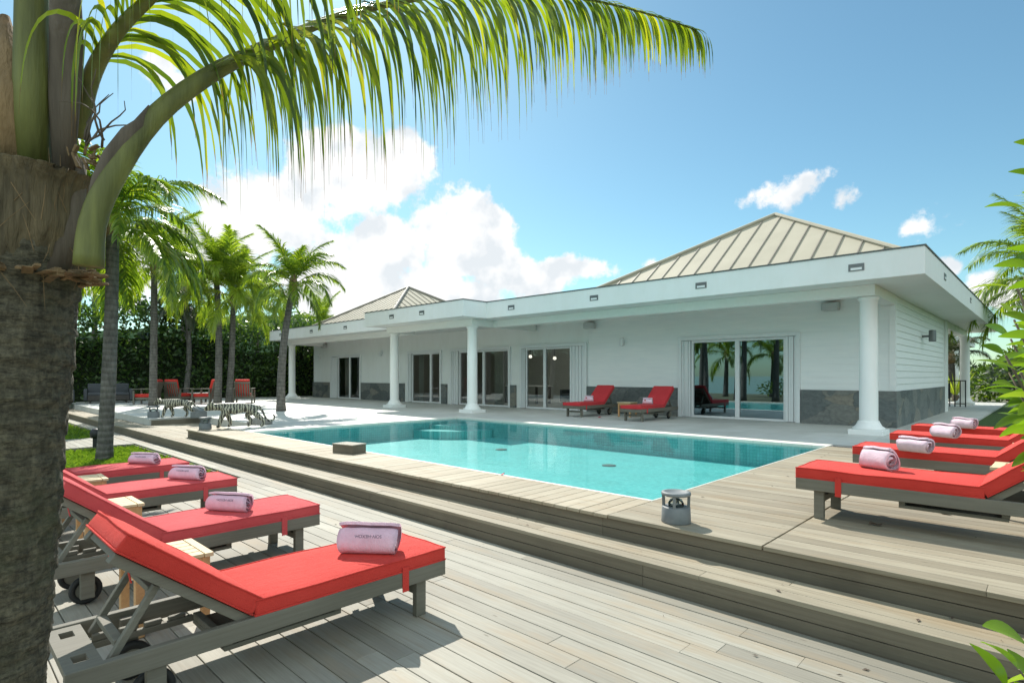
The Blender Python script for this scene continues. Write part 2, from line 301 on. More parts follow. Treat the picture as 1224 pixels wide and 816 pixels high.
M['bush'] = mat_leaf('shrub_leaves', [(0, (.03, .07, .012)), (.5, (.07, .13, .02)), (1, (.13, .19, .03))], .4, None, .4, .8, (2, 2, .6))
M['bushd'] = mat_leaf('dark_shrub_leaves', [(0, (.02, .04, .02)), (.5, (.04, .07, .04)), (1, (.10, .13, .10))], .3, None, .35)
M['grass'] = mat_leaf('grass_blades', [(0, (.06, .13, .012)), (.5, (.12, .22, .02)), (1, (.20, .30, .035))], .45, None, .5, .8, (1.8, 1.7, .6))
M['dry'] = mat_plain('dry_leaf', (.34, .26, .14), .8)
M['drydark'] = mat_plain('dark_dry_leaf', (.10, .07, .05), .8)
M['flower'] = mat_plain('fallen_red_petal', (.45, .05, .08), .6)
M['greysofa'] = mat_plain('slate_grey_fabric', (.075, .08, .09), .85)
M['cream'] = mat_plain('cream_fabric', (.72, .70, .64), .85)
M['void'] = mat_plain('gap_shade_black', (.008, .007, .006), .9)  # near black, deep shade of the deck gaps put into the colour
M['darkwood'] = mat_plain('dark_wood', (.05, .04, .035), .5)
M['rock'] = mat_noise('cut_stone', (.20, .19, .17), (.32, .30, .27), 5, .85, .6, .03)
def tiger_mat():
    m, t, b = newmat('white_tiger_paint'); v = coords(t)
    wv = tn(t, 'ShaderNodeTexWave', wave_type='BANDS', bands_direction='X'); t.links.new(v, wv.inputs['Vector']); wv.inputs['Scale'].default_value = 5.2; wv.inputs['Distortion'].default_value = 6.0; wv.inputs['Detail'].default_value = 3; wv.inputs['Detail Scale'].default_value = 2.0
    c = ramp(t, wv.outputs['Fac'], [(.44, (.035, .032, .026)), (.56, (.40, .375, .28))]); setc(t, b, c); b.inputs['Roughness'].default_value = .45
    return m
M['tiger'] = tiger_mat()

# ------------------------------------------------------------------ mesh helpers
class MB:
    def __init__(s): s.bm = bmesh.new(); s.col = s.bm.loops.layers.float_color.new('tone')
    def _tone(s, faces, tone):
        for f_ in faces:
            for l in f_.loops: l[s.col] = (*tone, 1) if isinstance(tone, tuple) else (tone, 0, 0, 1)
    def box(s, x0, x1, y0, y1, z0, z1, tone=0.5, mtx=None):
        vs = [s.bm.verts.new(Vector(p) if mtx is None else mtx @ Vector(p)) for p in ((x0, y0, z0), (x1, y0, z0), (x1, y1, z0), (x0, y1, z0), (x0, y0, z1), (x1, y0, z1), (x1, y1, z1), (x0, y1, z1))]
        fs = [s.bm.faces.new([vs[i] for i in q]) for q in ((3, 2, 1, 0), (4, 5, 6, 7), (0, 1, 5, 4), (1, 2, 6, 5), (2, 3, 7, 6), (3, 0, 4, 7))]
        s._tone(fs, tone); return s
    def cbox(s, c, size, rot=None, tone=.5):
        m = Matrix.Translation(c) @ (rot.to_4x4() if rot is not None else Matrix.Identity(4)); a, b, d = [q / 2 for q in size]
        return s.box(-a, a, -b, b, -d, d, tone, m)
    def bar(s, p, q, wd, ht, tone=.5):
        p, q = Vector(p), Vector(q); d = q - p; L = d.length; d.normalize()
        up = Vector((0, 0, 1)) if abs(d.z) < .95 else Vector((0, 1, 0))
        y = up.cross(d).normalized(); z = d.cross(y); m = Matrix((d, y, z)).transposed().to_4x4(); m.translation = (p + q) / 2
        return s.box(-L / 2, L / 2, -wd / 2, wd / 2, -ht / 2, ht / 2, tone, m)
    def tube(s, pts, rad, n=8, tone=.5, caps=True, flat=1.0):
        pts = [Vector(p) for p in pts]; rad = rad if isinstance(rad, (list, tuple)) else [rad] * len(pts)
        rings = []; prev = None
        for i, p in enumerate(pts):
            d = (pts[min(i + 1, len(pts) - 1)] - pts[max(i - 1, 0)]).normalized()
            if prev is None:
                a = Vector((0, 0, 1)) if abs(d.z) < .9 else Vector((1, 0, 0)); u = d.cross(a).normalized()
            else: u = (prev - d * prev.dot(d)).normalized()
            prev = u; v = d.cross(u)
            rings.append([s.bm.verts.new(p + (u * math.cos(t_) + v * math.sin(t_) * flat) * rad[i]) for t_ in [2 * math.pi * k / n for k in range(n)]])
        fs = []
        for a, b in zip(rings, rings[1:]):
            for k in range(n): fs.append(s.bm.faces.new((a[k], a[(k + 1) % n], b[(k + 1) % n], b[k])))
        if caps: fs.append(s.bm.faces.new(list(reversed(rings[0])))); fs.append(s.bm.faces.new(rings[-1]))
        s._tone(fs, tone); return s
    def lathe(s, prof, c=(0, 0, 0), n=24, tone=.5, caps=True):
        c = Vector(c); rings = [[s.bm.verts.new(c + Vector((r * math.cos(2 * math.pi * k / n), r * math.sin(2 * math.pi * k / n), z))) for k in range(n)] for r, z in prof]
        fs = []
        for a, b in zip(rings, rings[1:]):
            for k in range(n): fs.append(s.bm.faces.new((a[k], a[(k + 1) % n], b[(k + 1) % n], b[k])))
        if caps: fs.append(s.bm.faces.new(list(reversed(rings[0])))); fs.append(s.bm.faces.new(rings[-1]))
        s._tone(fs, tone); return s
    def prism(s, poly, z0, z1, tone=.5):
        a = [s.bm.verts.new((x, y, z0)) for x, y in poly]; b = [s.bm.verts.new((x, y, z1)) for x, y in poly]; n = len(poly)
        fs = [s.bm.faces.new(list(reversed(a))), s.bm.faces.new(b)] + [s.bm.faces.new((a[i], a[(i + 1) % n], b[(i + 1) % n], b[i])) for i in range(n)]
        s._tone(fs, tone); return s
    def poly(s, pts, tone=.5):
        f_ = s.bm.faces.new([s.bm.verts.new(p) for p in pts]); s._tone([f_], tone); return s
    def build(s, name, m, parent=None, smooth=False, bevel=0, seg=2, loc=None):
        me = bpy.data.meshes.new(name); s.bm.normal_update(); s.bm.to_mesh(me); s.bm.free()
        me.materials.append(M[m] if isinstance(m, str) else m)
        if smooth: me.polygons.foreach_set('use_smooth', [True] * len(me.polygons))
        o = bpy.data.objects.new(name, me); COL.objects.link(o)
        if parent is not None: o.parent = parent
        if loc is not None: o.location = loc
        if bevel:
            b = o.modifiers.new('bevel', 'BEVEL'); b.width = bevel; b.segments = seg; b.limit_method = 'ANGLE'
            if seg > 2: me.polygons.foreach_set('use_smooth', [True] * len(me.polygons)); b.harden_normals = False
        return o
def tag(o, label, cat, group=None):
    o['label'] = label; o['category'] = cat
    if group: o['group'] = group
    return o
def kind(o, k='structure'): o['kind'] = k; return o
def thing(name, label, cat, loc=(0, 0, 0), rz=0, group=None):
    o = bpy.data.objects.new(name, None); COL.objects.link(o); o.location = loc; o.rotation_euler = (0, 0, rz); o.empty_display_size = .2
    return tag(o, label, cat, group)
KIDS = {}
def copy_tree(o, parent=None):
    c = o.copy(); COL.objects.link(c)
    if parent is not None: c.parent = parent
    for ch in [q for q in COL.objects if q.parent is o]: copy_tree(ch, c)
    return c
def dup(src, loc, rz, label, group=None):
    c = copy_tree(src); c.location = loc; c.rotation_euler = (0, 0, rz); c['label'] = label
    if group: c['group'] = group
    return c
def reskin(root, frm, to):
    for ch in [q for q in COL.objects if q.parent is root or (q.parent and q.parent.parent is root)]:
        if ch.type == 'MESH' and ch.data.materials[0] is M[frm]:
            ch.data = ch.data.copy(); ch.data.materials[0] = M[to]

# ------------------------------------------------------------------ setting: decks, pool, terrace, ground
ZL, ZM, ZU = 0.0, 0.18, 0.36
def boards(mb, x0, x1, y0, y1, z, along='x', wd=.146, gap=.006, lens=(2.2, 4.2), th=.03, rnd=random):
    a0, a1, b0, b1 = (x0, x1, y0, y1) if along == 'x' else (y0, y1, x0, x1)
    n = max(1, round((b1 - b0) / wd)); st = (b1 - b0) / n
    for i in range(n):
        lo = b0 + i * st + gap / 2; hi = b0 + (i + 1) * st - gap / 2; p = a0; first = True
        while p < a1 - 1e-6:
            L = rnd.uniform(*lens) * (rnd.uniform(.3, 1) if first else 1); q = min(a1, p + L); first = False
            if a1 - q < .5: q = a1
            zz = z + rnd.uniform(-.0022, .0012); e = .0015 if q < a1 else 0
            tone = min(1, max(0, rnd.gauss(.5, .3)))
            if along == 'x': mb.box(p, q - e, lo, hi, zz - th, zz, tone)
            else: mb.box(lo, hi, p, q - e, zz - th, zz, tone)
            p = q
XW, XE = -32.0, 6.0
mb = MB()
boards(mb, -8.95, XE, -3.0, 3.66, ZL)
boards(mb, XW, -8.95, 3.368, 3.66, ZL)
boards(mb, -17.35, -15.2, -3.0, 3.362, ZL)
kind(mb.build('lower_deck', 'deck_x', bevel=.002, seg=1))
mb = MB(); boards(mb, XW, XE, 3.685, 4.05, ZM, wd=.121); boards(mb, XW, -18.03, 4.05, 4.32, ZM); boards(mb, -18.0, -13.9, 4.05, 5.67, ZM)
kind(mb.build('step_deck', 'deck_s', bevel=.002, seg=1))
mb = MB(); boards(mb, -2.755, -1.475, 4.06, 10.6, ZU); boards(mb, -1.462, 9.0, 4.06, 13.0, ZU)
kind(mb.build('pool_deck', 'deck_s', bevel=.002, seg=1))
mb = MB(); boards(mb, -13.93, -2.762, 4.06, 4.80, ZU, 'y')
kind(mb.build('pool_edge_deck', 'deck_y', bevel=.002, seg=1))
# risers (two boards each), black fill beneath painting the shade in the board gaps
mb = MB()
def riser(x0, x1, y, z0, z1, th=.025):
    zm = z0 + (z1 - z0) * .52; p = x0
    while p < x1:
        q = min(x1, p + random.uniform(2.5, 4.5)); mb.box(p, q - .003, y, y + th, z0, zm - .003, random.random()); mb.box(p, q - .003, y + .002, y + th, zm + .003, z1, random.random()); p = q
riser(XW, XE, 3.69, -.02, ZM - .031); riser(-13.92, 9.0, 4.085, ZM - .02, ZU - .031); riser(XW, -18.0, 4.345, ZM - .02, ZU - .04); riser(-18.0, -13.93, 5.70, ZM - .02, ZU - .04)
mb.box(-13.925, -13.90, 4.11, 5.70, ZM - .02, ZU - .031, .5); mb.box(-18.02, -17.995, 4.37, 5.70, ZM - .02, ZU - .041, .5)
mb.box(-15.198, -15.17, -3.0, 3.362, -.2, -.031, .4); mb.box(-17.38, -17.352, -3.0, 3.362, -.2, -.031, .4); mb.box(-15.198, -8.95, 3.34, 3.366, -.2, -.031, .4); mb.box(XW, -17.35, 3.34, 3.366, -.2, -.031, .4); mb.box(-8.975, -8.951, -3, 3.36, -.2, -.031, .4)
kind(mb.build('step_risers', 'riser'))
mb = MB()
mb.box(-8.94, XE, -3, 3.68, -.12, -.034); mb.box(XW, -8.94, 3.37, 3.68, -.12, -.034); mb.box(-17.34, -15.2, -3, 3.36, -.12, -.034)
mb.box(XW, XE, 3.72, 4.07, -.1, ZM - .034); mb.box(XW, -18.03, 4.07, 4.33, -.1, ZM - .034); mb.box(-17.99, -13.94, 4.07, 5.69, -.1, ZM - .034)
mb.box(-13.89, -2.80, 4.115, 4.79, -.1, ZU - .034); mb.box(-2.79, 9, 4.115, 12.99, -.12, ZU - .034)
kind(mb.build('deck_gap_shade', 'void'))
# pool: basin, floor, water
PX0, PX1, PY0, PY1, ZW, ZF = -12.37, -2.78, 4.85, 10.60, .318, -.105
mb = MB(); mb.box(PX0 - .1, PX1 + .0, PY0 - .045, PY1 + .1, ZF - .1, ZF)
pf = kind(mb.build('pool_floor', 'pooltile'))
mb = MB(); mb.box(PX0 - .08, PX0, PY0 - .04, PY1, ZF + .003, ZW - .02); mb.box(PX0 - .08, PX1 + .0, PY1, PY1 + .08, ZF + .003, ZW - .02)
mb.box(PX0, PX1, PY0 - .045, PY0, ZF + .003, ZW - .02); mb.box(PX1, PX1 + .02, PY0 - .04, PY1, ZF + .003, ZW - .02)
kind(mb.build('pool_wall', 'poolwall'))
mb = MB()
for k, (zt, r) in enumerate(((.10, 1.5), (.20, .95))):
    mb.prism([(PX0 + .01, PY1 - .01)] + [(PX0 + .01 + r * math.cos(a), PY1 - .01 - r * math.sin(a)) for a in [i * math.pi / 2 / 10 for i in range(10, -1, -1)]], ZF + .003 + k * .2, zt)
kind(mb.build('pool_steps', 'pooltile'))
mb = MB(); mb.poly([(PX0, PY0, ZW), (PX1, PY0, ZW), (PX1, PY1, ZW), (PX0, PY1, ZW)]); kind(mb.build('pool_water', 'water'))
mb = MB()
mb.box(PX0, PX1, PY0 - .04, PY0, ZW - .02, ZU + .001); mb.box(PX1, PX1 + .02, PY0 - .04, PY1, ZW - .02, ZU + .001)
mb.box(PX0 - .35, PX1 + .02, PY1, PY1 + .36, ZW - .02, ZU + .001); mb.box(PX0 - .35, PX0, PY0 - .04, PY1 - .002, ZW - .02, ZU + .001)
kind(mb.build('pool_coping', 'coping', bevel=.006))
mb = MB()
mb.box(-46, -18.0, 4.33, 10.98, 0, ZU); mb.box(-18.0, -13.935, 5.685, 10.98, 0, ZU); mb.box(-13.935, PX0 - .352, 4.81, 10.98, 0, ZU)
mb.box(-46, -1.48, 10.99, 33.0, 0, ZU - .002)
kind(mb.build('terrace', 'terrace'))
mb = MB()
for a in ((-500, -24, 500, 4.5), (-500, 4.5, -46.2, 900), (-46.2, 33, 500, 900), (9.0, 4.5, 500, 33)): mb.poly([(a[0], a[1], -.19), (a[2], a[1], -.19), (a[2], a[3], -.19), (a[0], a[3], -.19)])
kind(mb.build('ground', 'ground'))
mb = MB(); mb.poly([(-6000, -9000, -9), (6000, -9000, -9), (6000, -24.5, -9), (-6000, -24.5, -9)]); kind(mb.build('sea', 'sea'))
mb = MB(); mb.box(-1.47, 9.0, 13.01, 33, 0, .31); mb.box(-1.47, 60, 33.0, 70, 0, .30); mb.box(9, 60, 10, 33.0, -.1, .29)
kind(mb.build('lawn', 'lawn'))
# far headland / hill
mb = MB(); nn = 46; rows = []
for j in range(12):
    row = []
    for i in range(nn):
        a = -1.15 + i * 1.6 / nn; r = 330 + j * 34
        d = FV * math.cos(a) + RV * math.sin(a); p = d * r
        ridge = (1 - abs(a + .38) / .55); hgt = max(0, ridge) ** .8 * 62 * math.sin(min(1, j / 8) * math.pi / 2) + noise.noise(p * .02) * 7 * min(1, j / 4)
        row.append(mb.bm.verts.new((p.x, p.y, max(-2, hgt) - 1)))
    rows.append(row)
for a, b in zip(rows, rows[1:]):
    for i in range(nn - 1): mb.bm.faces.new((a[i], a[i + 1], b[i + 1], b[i]))
kind(mb.build('hill', 'hill', smooth=True))
# grass in the two sunken beds
def grass_bed(name, x0, x1, y0, y1, z, n, h, lab):
    mb = MB(); mb.box(x0, x1, y0, y1, z - .08, z, .1)
    for _ in range(n):
        x, y = random.uniform(x0, x1), random.uniform(y0, y1); a = random.uniform(0, 6.28); hh = h * random.uniform(.5, 1.2); wv = Vector((math.cos(a), math.sin(a), 0)) * .006
        b = Vector((x, y, z)); l = Vector((random.gauss(0, .5), random.gauss(0, .5), 0)) * hh; t_ = random.random()
        mb.poly([b - wv, b + wv, b + wv * .7 + l * .4 + Vector((0, 0, hh * .7)), b + l + Vector((0, 0, hh))], t_)
    o = kind(mb.build(name, 'grass'), 'stuff'); return o
grass_bed('grass', -15.16, -8.99, -1.0, 3.335, -.10, 26000, .09, '')
grass_bed('grass', -27.0, -17.39, -1.0, 3.335, -.10, 14000, .11, '')

# ------------------------------------------------------------------ villa
V = thing('villa', 'low white villa with flat overhanging eaves, round columns and beige hipped metal roofs', 'villa', (0, 0, 0))
ZS, ZE, ZD, ZWN = 3.39, 3.90, 2.57, 1.20
plan = [(-29.96, 12.7), (-18.7, 12.7), (-18.7, 11.5), (-13.1, 11.5), (-13.1, 12.5), (-1.67, 12.5), (-1.67, 31.2), (-10.5, 31.2), (-10.5, 24.5), (-31.2, 24.5), (-31.2, 14.0), (-29.96, 14.0)]
MB().prism(plan, ZS, ZE).build('fascia', 'fascia', V, bevel=.008)
capp = [(-29.98, 12.68), (-18.72, 12.68), (-18.72, 11.48), (-13.08, 11.48), (-13.08, 12.48), (-1.65, 12.48), (-1.65, 31.22), (-10.52, 31.22), (-10.52, 24.52), (-31.22, 24.52), (-31.22, 13.98), (-29.98, 13.98)]
MB().prism(capp, ZE + .002, ZE + .025).build('flashing', 'darktrim', V)
T_ = .28; zb0, zb1 = 3.17, ZS - .003
for q in ((-13.5, -2.58, 13.2, 13.2 + T_, zb0, zb1), (-2.86, -2.58, 13.2 + T_ + .002, 15.34, zb0, zb1), (-18.35, -13.498, 12.24, 12.24 + T_, zb0 - .003, zb1), (-13.78, -13.502, 12.24 + T_ + .002, 15.34, zb0 - .002, zb1),
          (-18.35, -18.07, 12.24 + T_ + .002, 13.298, zb0 - .002, zb1), (-29.2, -18.37, 13.3, 13.3 + T_, zb0, zb1), (-29.2, -28.92, 13.582, 15.34, zb0, zb1), (-2.86, -2.58, 24.0, 30.0, zb0, zb1)):
    MB().box(*q).build('beam', 'soffit', V, bevel=.006)
# columns
def column(x, y, zt=3.17):
    c = MB().lathe([(.185, ZU + .1), (.17, ZU + .25), (.166, 2.2), (.158, zt - .09), (.165, zt - .085), (.19, zt - .06), (.19, zt - .05), (.2, zt - .002)], (x, y, 0), 32).build('column', 'white', V, True)
    m_ = MB().lathe([(.30, ZU + .095), (.29, ZU + .13), (.235, ZU + .17), (.20, ZU + .24), (.186, ZU + .27)], (x, y, 0), 32).build('column_base', 'white', c, True)
    MB().box(x - .31, x + .31, y - .31, y + .31, ZU - .01, ZU + .095).build('plinth', 'white', c, bevel=.008)
for x, y in ((-2.74, 13.46), (-13.7, 12.42), (-18.1, 12.42), (-28.95, 13.46), (-2.62, 29.6)): column(x, y)
# walls
mb = MB(); doors = [(-28.3, -25.42), (-21.25, -19.0), (-18.2, -14.9), (-14.2, -11.35), (-7.85, -4.72)]
xs = [-30.39] + [v for d in doors for v in d] + [-2.62]
for a, b in zip(xs[0::2], xs[1::2]): mb.box(a, b, 15.4, 15.58, ZU, ZS)
for a, b in doors: mb.box(a, b, 15.4, 15.58, ZD, ZS)
mb.box(-2.8, -2.62, 15.582, 23.3, ZU, ZS); mb.box(-30.39, -30.2, 15.582, 23.3, ZU, ZS); mb.box(-30.39, -2.62, 23.302, 23.5, ZU, ZS)
mb.box(-22.7, -11.2, 15.36, 15.399, 2.63, 2.70)
mb.build('wall', 'white', V)
def siding(mb, a, b, z0, z1, row=.152, axis='x', pos=15.399, lap=.016):
    n = max(1, round((z1 - z0) / row)); st = (z1 - z0) / n
    for i in range(n):
        za, zc = z0 + i * st, z0 + (i + 1) * st
        if axis == 'x':
            A = [(a, pos - lap, za), (b, pos - lap, za), (b, pos - .002, zc), (a, pos - .002, zc)]; U = [(a, pos, za), (b, pos, za), (b, pos - lap, za), (a, pos - lap, za)]
        else:
            A = [(pos + lap, a, za), (pos + lap, b, za), (pos + .002, b, zc), (pos + .002, a, zc)]; U = [(pos, a, za), (pos, b, za), (pos + lap, b, za), (pos + lap, a, za)]
        mb.poly(A); mb.poly(U)
mb = MB(); siding(mb, -11.2, -7.95, ZWN, 2.63); siding(mb, -4.62, -2.72, ZWN, 2.63); siding(mb, -11.2, -2.72, 2.64, ZS - .004)
siding(mb, 15.5, 23.28, ZWN, ZS - .004, .152, 'y', -2.619, .024)
mb.box(-2.72, -2.598, 15.375, 15.5, ZWN, ZS - .002)
mb.build('clapboard', 'siding', V)
for a, b in ((-30.39, -28.42), (-25.3, -21.6), (-18.93, -18.55), (-14.82, -14.52), (-11.3, -7.97), (-4.6, -2.57)): MB().box(a, b, 15.33, 15.398, ZU - .01, ZWN).build('stone_skirting', 'slate', V, bevel=.004)
MB().box(-2.618, -2.57, 15.4, 23.29, ZU - .01, ZWN).build('stone_skirting', 'slate', V, bevel=.004)
# door reveals, sliding doors
def door(x0, x1, glassm, bars, shutl=0, shutr=0):
    d = MB(); t_ = .07
    d.box(x0 - .1, x0, 15.32, 15.56, ZU, ZD + .1); d.box(x1, x1 + .1, 15.32, 15.56, ZU, ZD + .1); d.box(x0, x1, 15.32, 15.56, ZD - .001, ZD + .1)
    fr = d.build('sliding_door', 'alu', V, bevel=.004)
    g0, g1 = x0 + shutl, x1 - shutr
    d = MB(); d.box(g0, g1, 15.44, 15.52, ZU + .001, ZU + .06); d.box(g0, g1, 15.44, 15.52, ZD - .07, ZD - .003); ed = [g0] + bars + [g1]
    for x in (g0, g1 - t_): d.box(x, x + t_, 15.44, 15.52, ZU + .062, ZD - .072)
    for x in bars: d.box(x - .06, x + .06, 15.435, 15.53, ZU + .062, ZD - .072)
    d.build('door_frame', 'alu', fr, bevel=.003)
    for a, b in zip(ed, ed[1:]): MB().poly([(a + .05, 15.479, ZU + .05), (b - .05, 15.479, ZU + .05), (b - .05, 15.479, ZD - .06), (a + .05, 15.479, ZD - .06)]).build('pane', glassm, fr)
    for a, b in ((x0, x0 + shutl), (x1 - shutr, x1)):
        if b - a > .05:
            s_ = MB(); k = max(2, round((b - a) / .07)); st = (b - a) / k
            for i in range(k): s_.box(a + i * st + .004, a + (i + 1) * st - .004, 15.37 + .02 * (i % 2), 15.43, ZU + .01, ZD - .01)
            s_.build('folding_shutter', 'alu', fr)
door(*doors[0], 'glass', [-26.55], .55, 0); door(*doors[1], 'glass', [-19.75], .12, 0); door(*doors[2], 'glass', [-16.37], .35, 0); door(*doors[3], 'glass', [-13.18], .1, .62); door(*doors[4], 'glass_r', [-6.25], .26, .26)
# rooms behind the glass
mb = MB(); mb.box(-30.1, -2.9, 22.0, 22.1, ZU, ZS); mb.box(-30.1, -2.9, 15.6, 22, ZS - .16, ZS - .1); mb.box(-8.9, -8.8, 15.6, 22, ZU, ZS - .17); mb.box(-24.3, -24.2, 15.6, 22, ZU, ZS - .17); mb.build('inner_wall', 'room', V)
MB().box(-30.1, -2.9, 15.58, 22, ZU - .02, ZU + .004).build('inner_floor', 'roomfloor', V)
# the two lit ceiling lamps in the living room
for x, y, sd_ in ((634, 426, 'left'), (663, 428, 'right')):
    d_ = ray(x, y); p = Vector((0, 0, CZ)) + d_ * (18.0 / d_.y)
    o = thing('ceiling_lamp', '%s of the two small lit ceiling lamps glowing behind the glass door' % sd_, 'ceiling lamp', p, 0, 'lit ceiling lamps'); MB().lathe([(.005, -.07), (.06, -.05), (.075, 0), (.05, .06), (.005, .07)], n=16).build('bulb', 'glow', o, True); MB().tube([(0, 0, .07), (0, 0, ZS - .17 - p.z)], .01, 6).build('cord', 'blackmetal', o)
    l_ = bpy.data.lights.new('lamp_light', 'POINT'); l_.energy = 11; l_.color = (.93, 1, 1); l_.shadow_soft_size = 1.0; lo_ = bpy.data.objects.new('lamp_light', l_); COL.objects.link(lo_); lo_.parent = o; lo_.location = (0, .25, -.15)
# hipped roofs with standing seams
def hiproof(xl, xr, yf, yb, zb, A, pitch):
    A = Vector(A); c = [Vector((xl, yf, zb)), Vector((xr, yf, zb)), Vector((xr, yb, zb)), Vector((xl, yb, zb))]
    r = MB(); [r.poly([c[i], c[(i + 1) % 4], A]) for i in range(4)]; ro = r.build('roof', 'roof', V)
    s_ = MB()
    for i in range(4):
        p, q = c[i], c[(i + 1) % 4]; L = (q - p).length; e = (q - p) / L; k = int(L / pitch); ta = (A - p).dot(e); up = (A - (p + e * ta))
        nrm = e.cross(up).normalized()
        for j in range(1, k):
            d = j * L / k; fr = d / ta if d < ta else (L - d) / (L - ta); a = p + e * d; b = a + up * fr * .985
            s_.bar(a + nrm * .012, b + nrm * .012, .024, .03)
    s_.build('seam', 'seam', ro)
    h_ = MB()
    for p in c: h_.tube([p + Vector((0, 0, .03)), A + Vector((0, 0, .03))], .06, 8)
    h_.build('ridge_cap', 'roof' if pitch > .4 else 'seam', ro)
hiproof(-11.03, -1.72, 14.0, 20.4, 3.86, (-5.85, 17.2, 6.22), .47)
hiproof(-26.78, -19.67, 13.2, 20.8, 3.86, (-23.56, 17.0, 6.0), .38)
# recessed eave lights, speakers, wall lamps
def eave_light(x, y, z, nx):
    a = .135
    if nx: o = MB().box(x, x + .012, y - a, y + a, z - .07, z + .07).build('recessed_light', 'metal', V, bevel=.004); MB().box(x + .012, x + .016, y - a + .04, y + a - .04, z - .05, z - .005).build('lens', 'alu', o)
    else: o = MB().box(x - a, x + a, y - .012, y, z - .07, z + .07).build('recessed_light', 'metal', V, bevel=.004); MB().box(x - a + .04, x + a - .04, y - .016, y - .012, z - .05, z - .005).build('lens', 'alu', o)
for x in (-2.75, -5.9, -8.92, -12.01): eave_light(x, 12.5, 3.645, 0)
for x in (-15.18, -16.93): eave_light(x, 11.5, 3.645, 0)
for x in (-22.2, -25.3, -28.6): eave_light(x, 12.7, 3.645, 0)
for y in (15.1, 20.3, 29.8): eave_light(-1.67, y, 3.66, 1)
for x, z in ((-3.91, 3.22), (-11.1, 3.2), (-29.0, 3.17)): MB().box(x - .19, x + .19, 15.18, 15.38, z - .09, z + .11).build('speaker', 'speaker', V, bevel=.03, seg=3)
for x in (-9.87, -23.5, -29.6): MB().box(x - .07, x + .07, 15.26, 15.38, 2.50, 2.74).build('wall_lamp', 'alu', V, bevel=.03, seg=3)
o = MB().bar((-2.6, 19.0, 2.63), (-2.44, 19.0, 2.63), .06, .06).build('wall_lamp', 'metal', V); MB().lathe([(.075, 2.48), (.085, 2.5), (.085, 2.77), (.075, 2.79)], (-2.37, 19.0, 0), 20).build('shade', 'metal', o)
# porch pier at the end of the right-hand wall
mb = MB(); mb.box(-2.86, -2.56, 23.52, 23.95, ZU, ZS - .004); mb.build('pier', 'white', V)

# ------------------------------------------------------------------ loungers, side tables
RINGS = []
def piping(par, fab):
    b = MB()
    while RINGS: b.tube(RINGS.pop(), .0055, 6, caps=False)
    b.build('piping', fab, par, True)
def cushion(mb, x0, x1, y0, y1, z0, z1, mtx=None):
    nx, ny = 14, 6
    def P(u, v, top):
        x = x0 + (x1 - x0) * u; y = y0 + (y1 - y0) * v
        e = min(u * (x1 - x0), (1 - u) * (x1 - x0), v * (y1 - y0), (1 - v) * (y1 - y0)); puff = .012 * (1 - math.exp(-e / .05)) + .007 * noise.noise(Vector((x * 4, y * 5, z0 * 9)))
        p = Vector((x, y, (z1 - .008 + puff) if top else z0)); return mtx @ p if mtx is not None else p
    G = {}
    for top in (0, 1):
        for i in range(nx + 1):
            for j in range(ny + 1): G[i, j, top] = mb.bm.verts.new(P(i / nx, j / ny, top))
    fs = []
    for i in range(nx):
        for j in range(ny):
            fs.append(mb.bm.faces.new((G[i, j, 1], G[i + 1, j, 1], G[i + 1, j + 1, 1], G[i, j + 1, 1]))); fs.append(mb.bm.faces.new((G[i, j, 0], G[i, j + 1, 0], G[i + 1, j + 1, 0], G[i + 1, j, 0])))
    for i in range(nx):
        fs.append(mb.bm.faces.new((G[i, 0, 0], G[i + 1, 0, 0], G[i + 1, 0, 1], G[i, 0, 1]))); fs.append(mb.bm.faces.new((G[i, ny, 1], G[i + 1, ny, 1], G[i + 1, ny, 0], G[i, ny, 0])))
    for j in range(ny):
        fs.append(mb.bm.faces.new((G[0, j, 1], G[0, j + 1, 1], G[0, j + 1, 0], G[0, j, 0]))); fs.append(mb.bm.faces.new((G[nx, j, 0], G[nx, j + 1, 0], G[nx, j + 1, 1], G[nx, j, 1])))
    mb._tone(fs, .5)
    for top in (0, 1):
        ring = [G[i, 0, top].co for i in range(nx + 1)] + [G[nx, j, top].co for j in range(1, ny + 1)] + [G[i, ny, top].co for i in range(nx - 1, -1, -1)] + [G[0, j, top].co for j in range(ny - 1, 0, -1)]
        ctr = sum((v for v in ring), Vector()) / len(ring); ring = [v.copy() + (v - ctr).normalized() * -.003 for v in ring]; ring.append(ring[0] + (ring[1] - ring[0]) * .2)
        RINGS.append(ring)
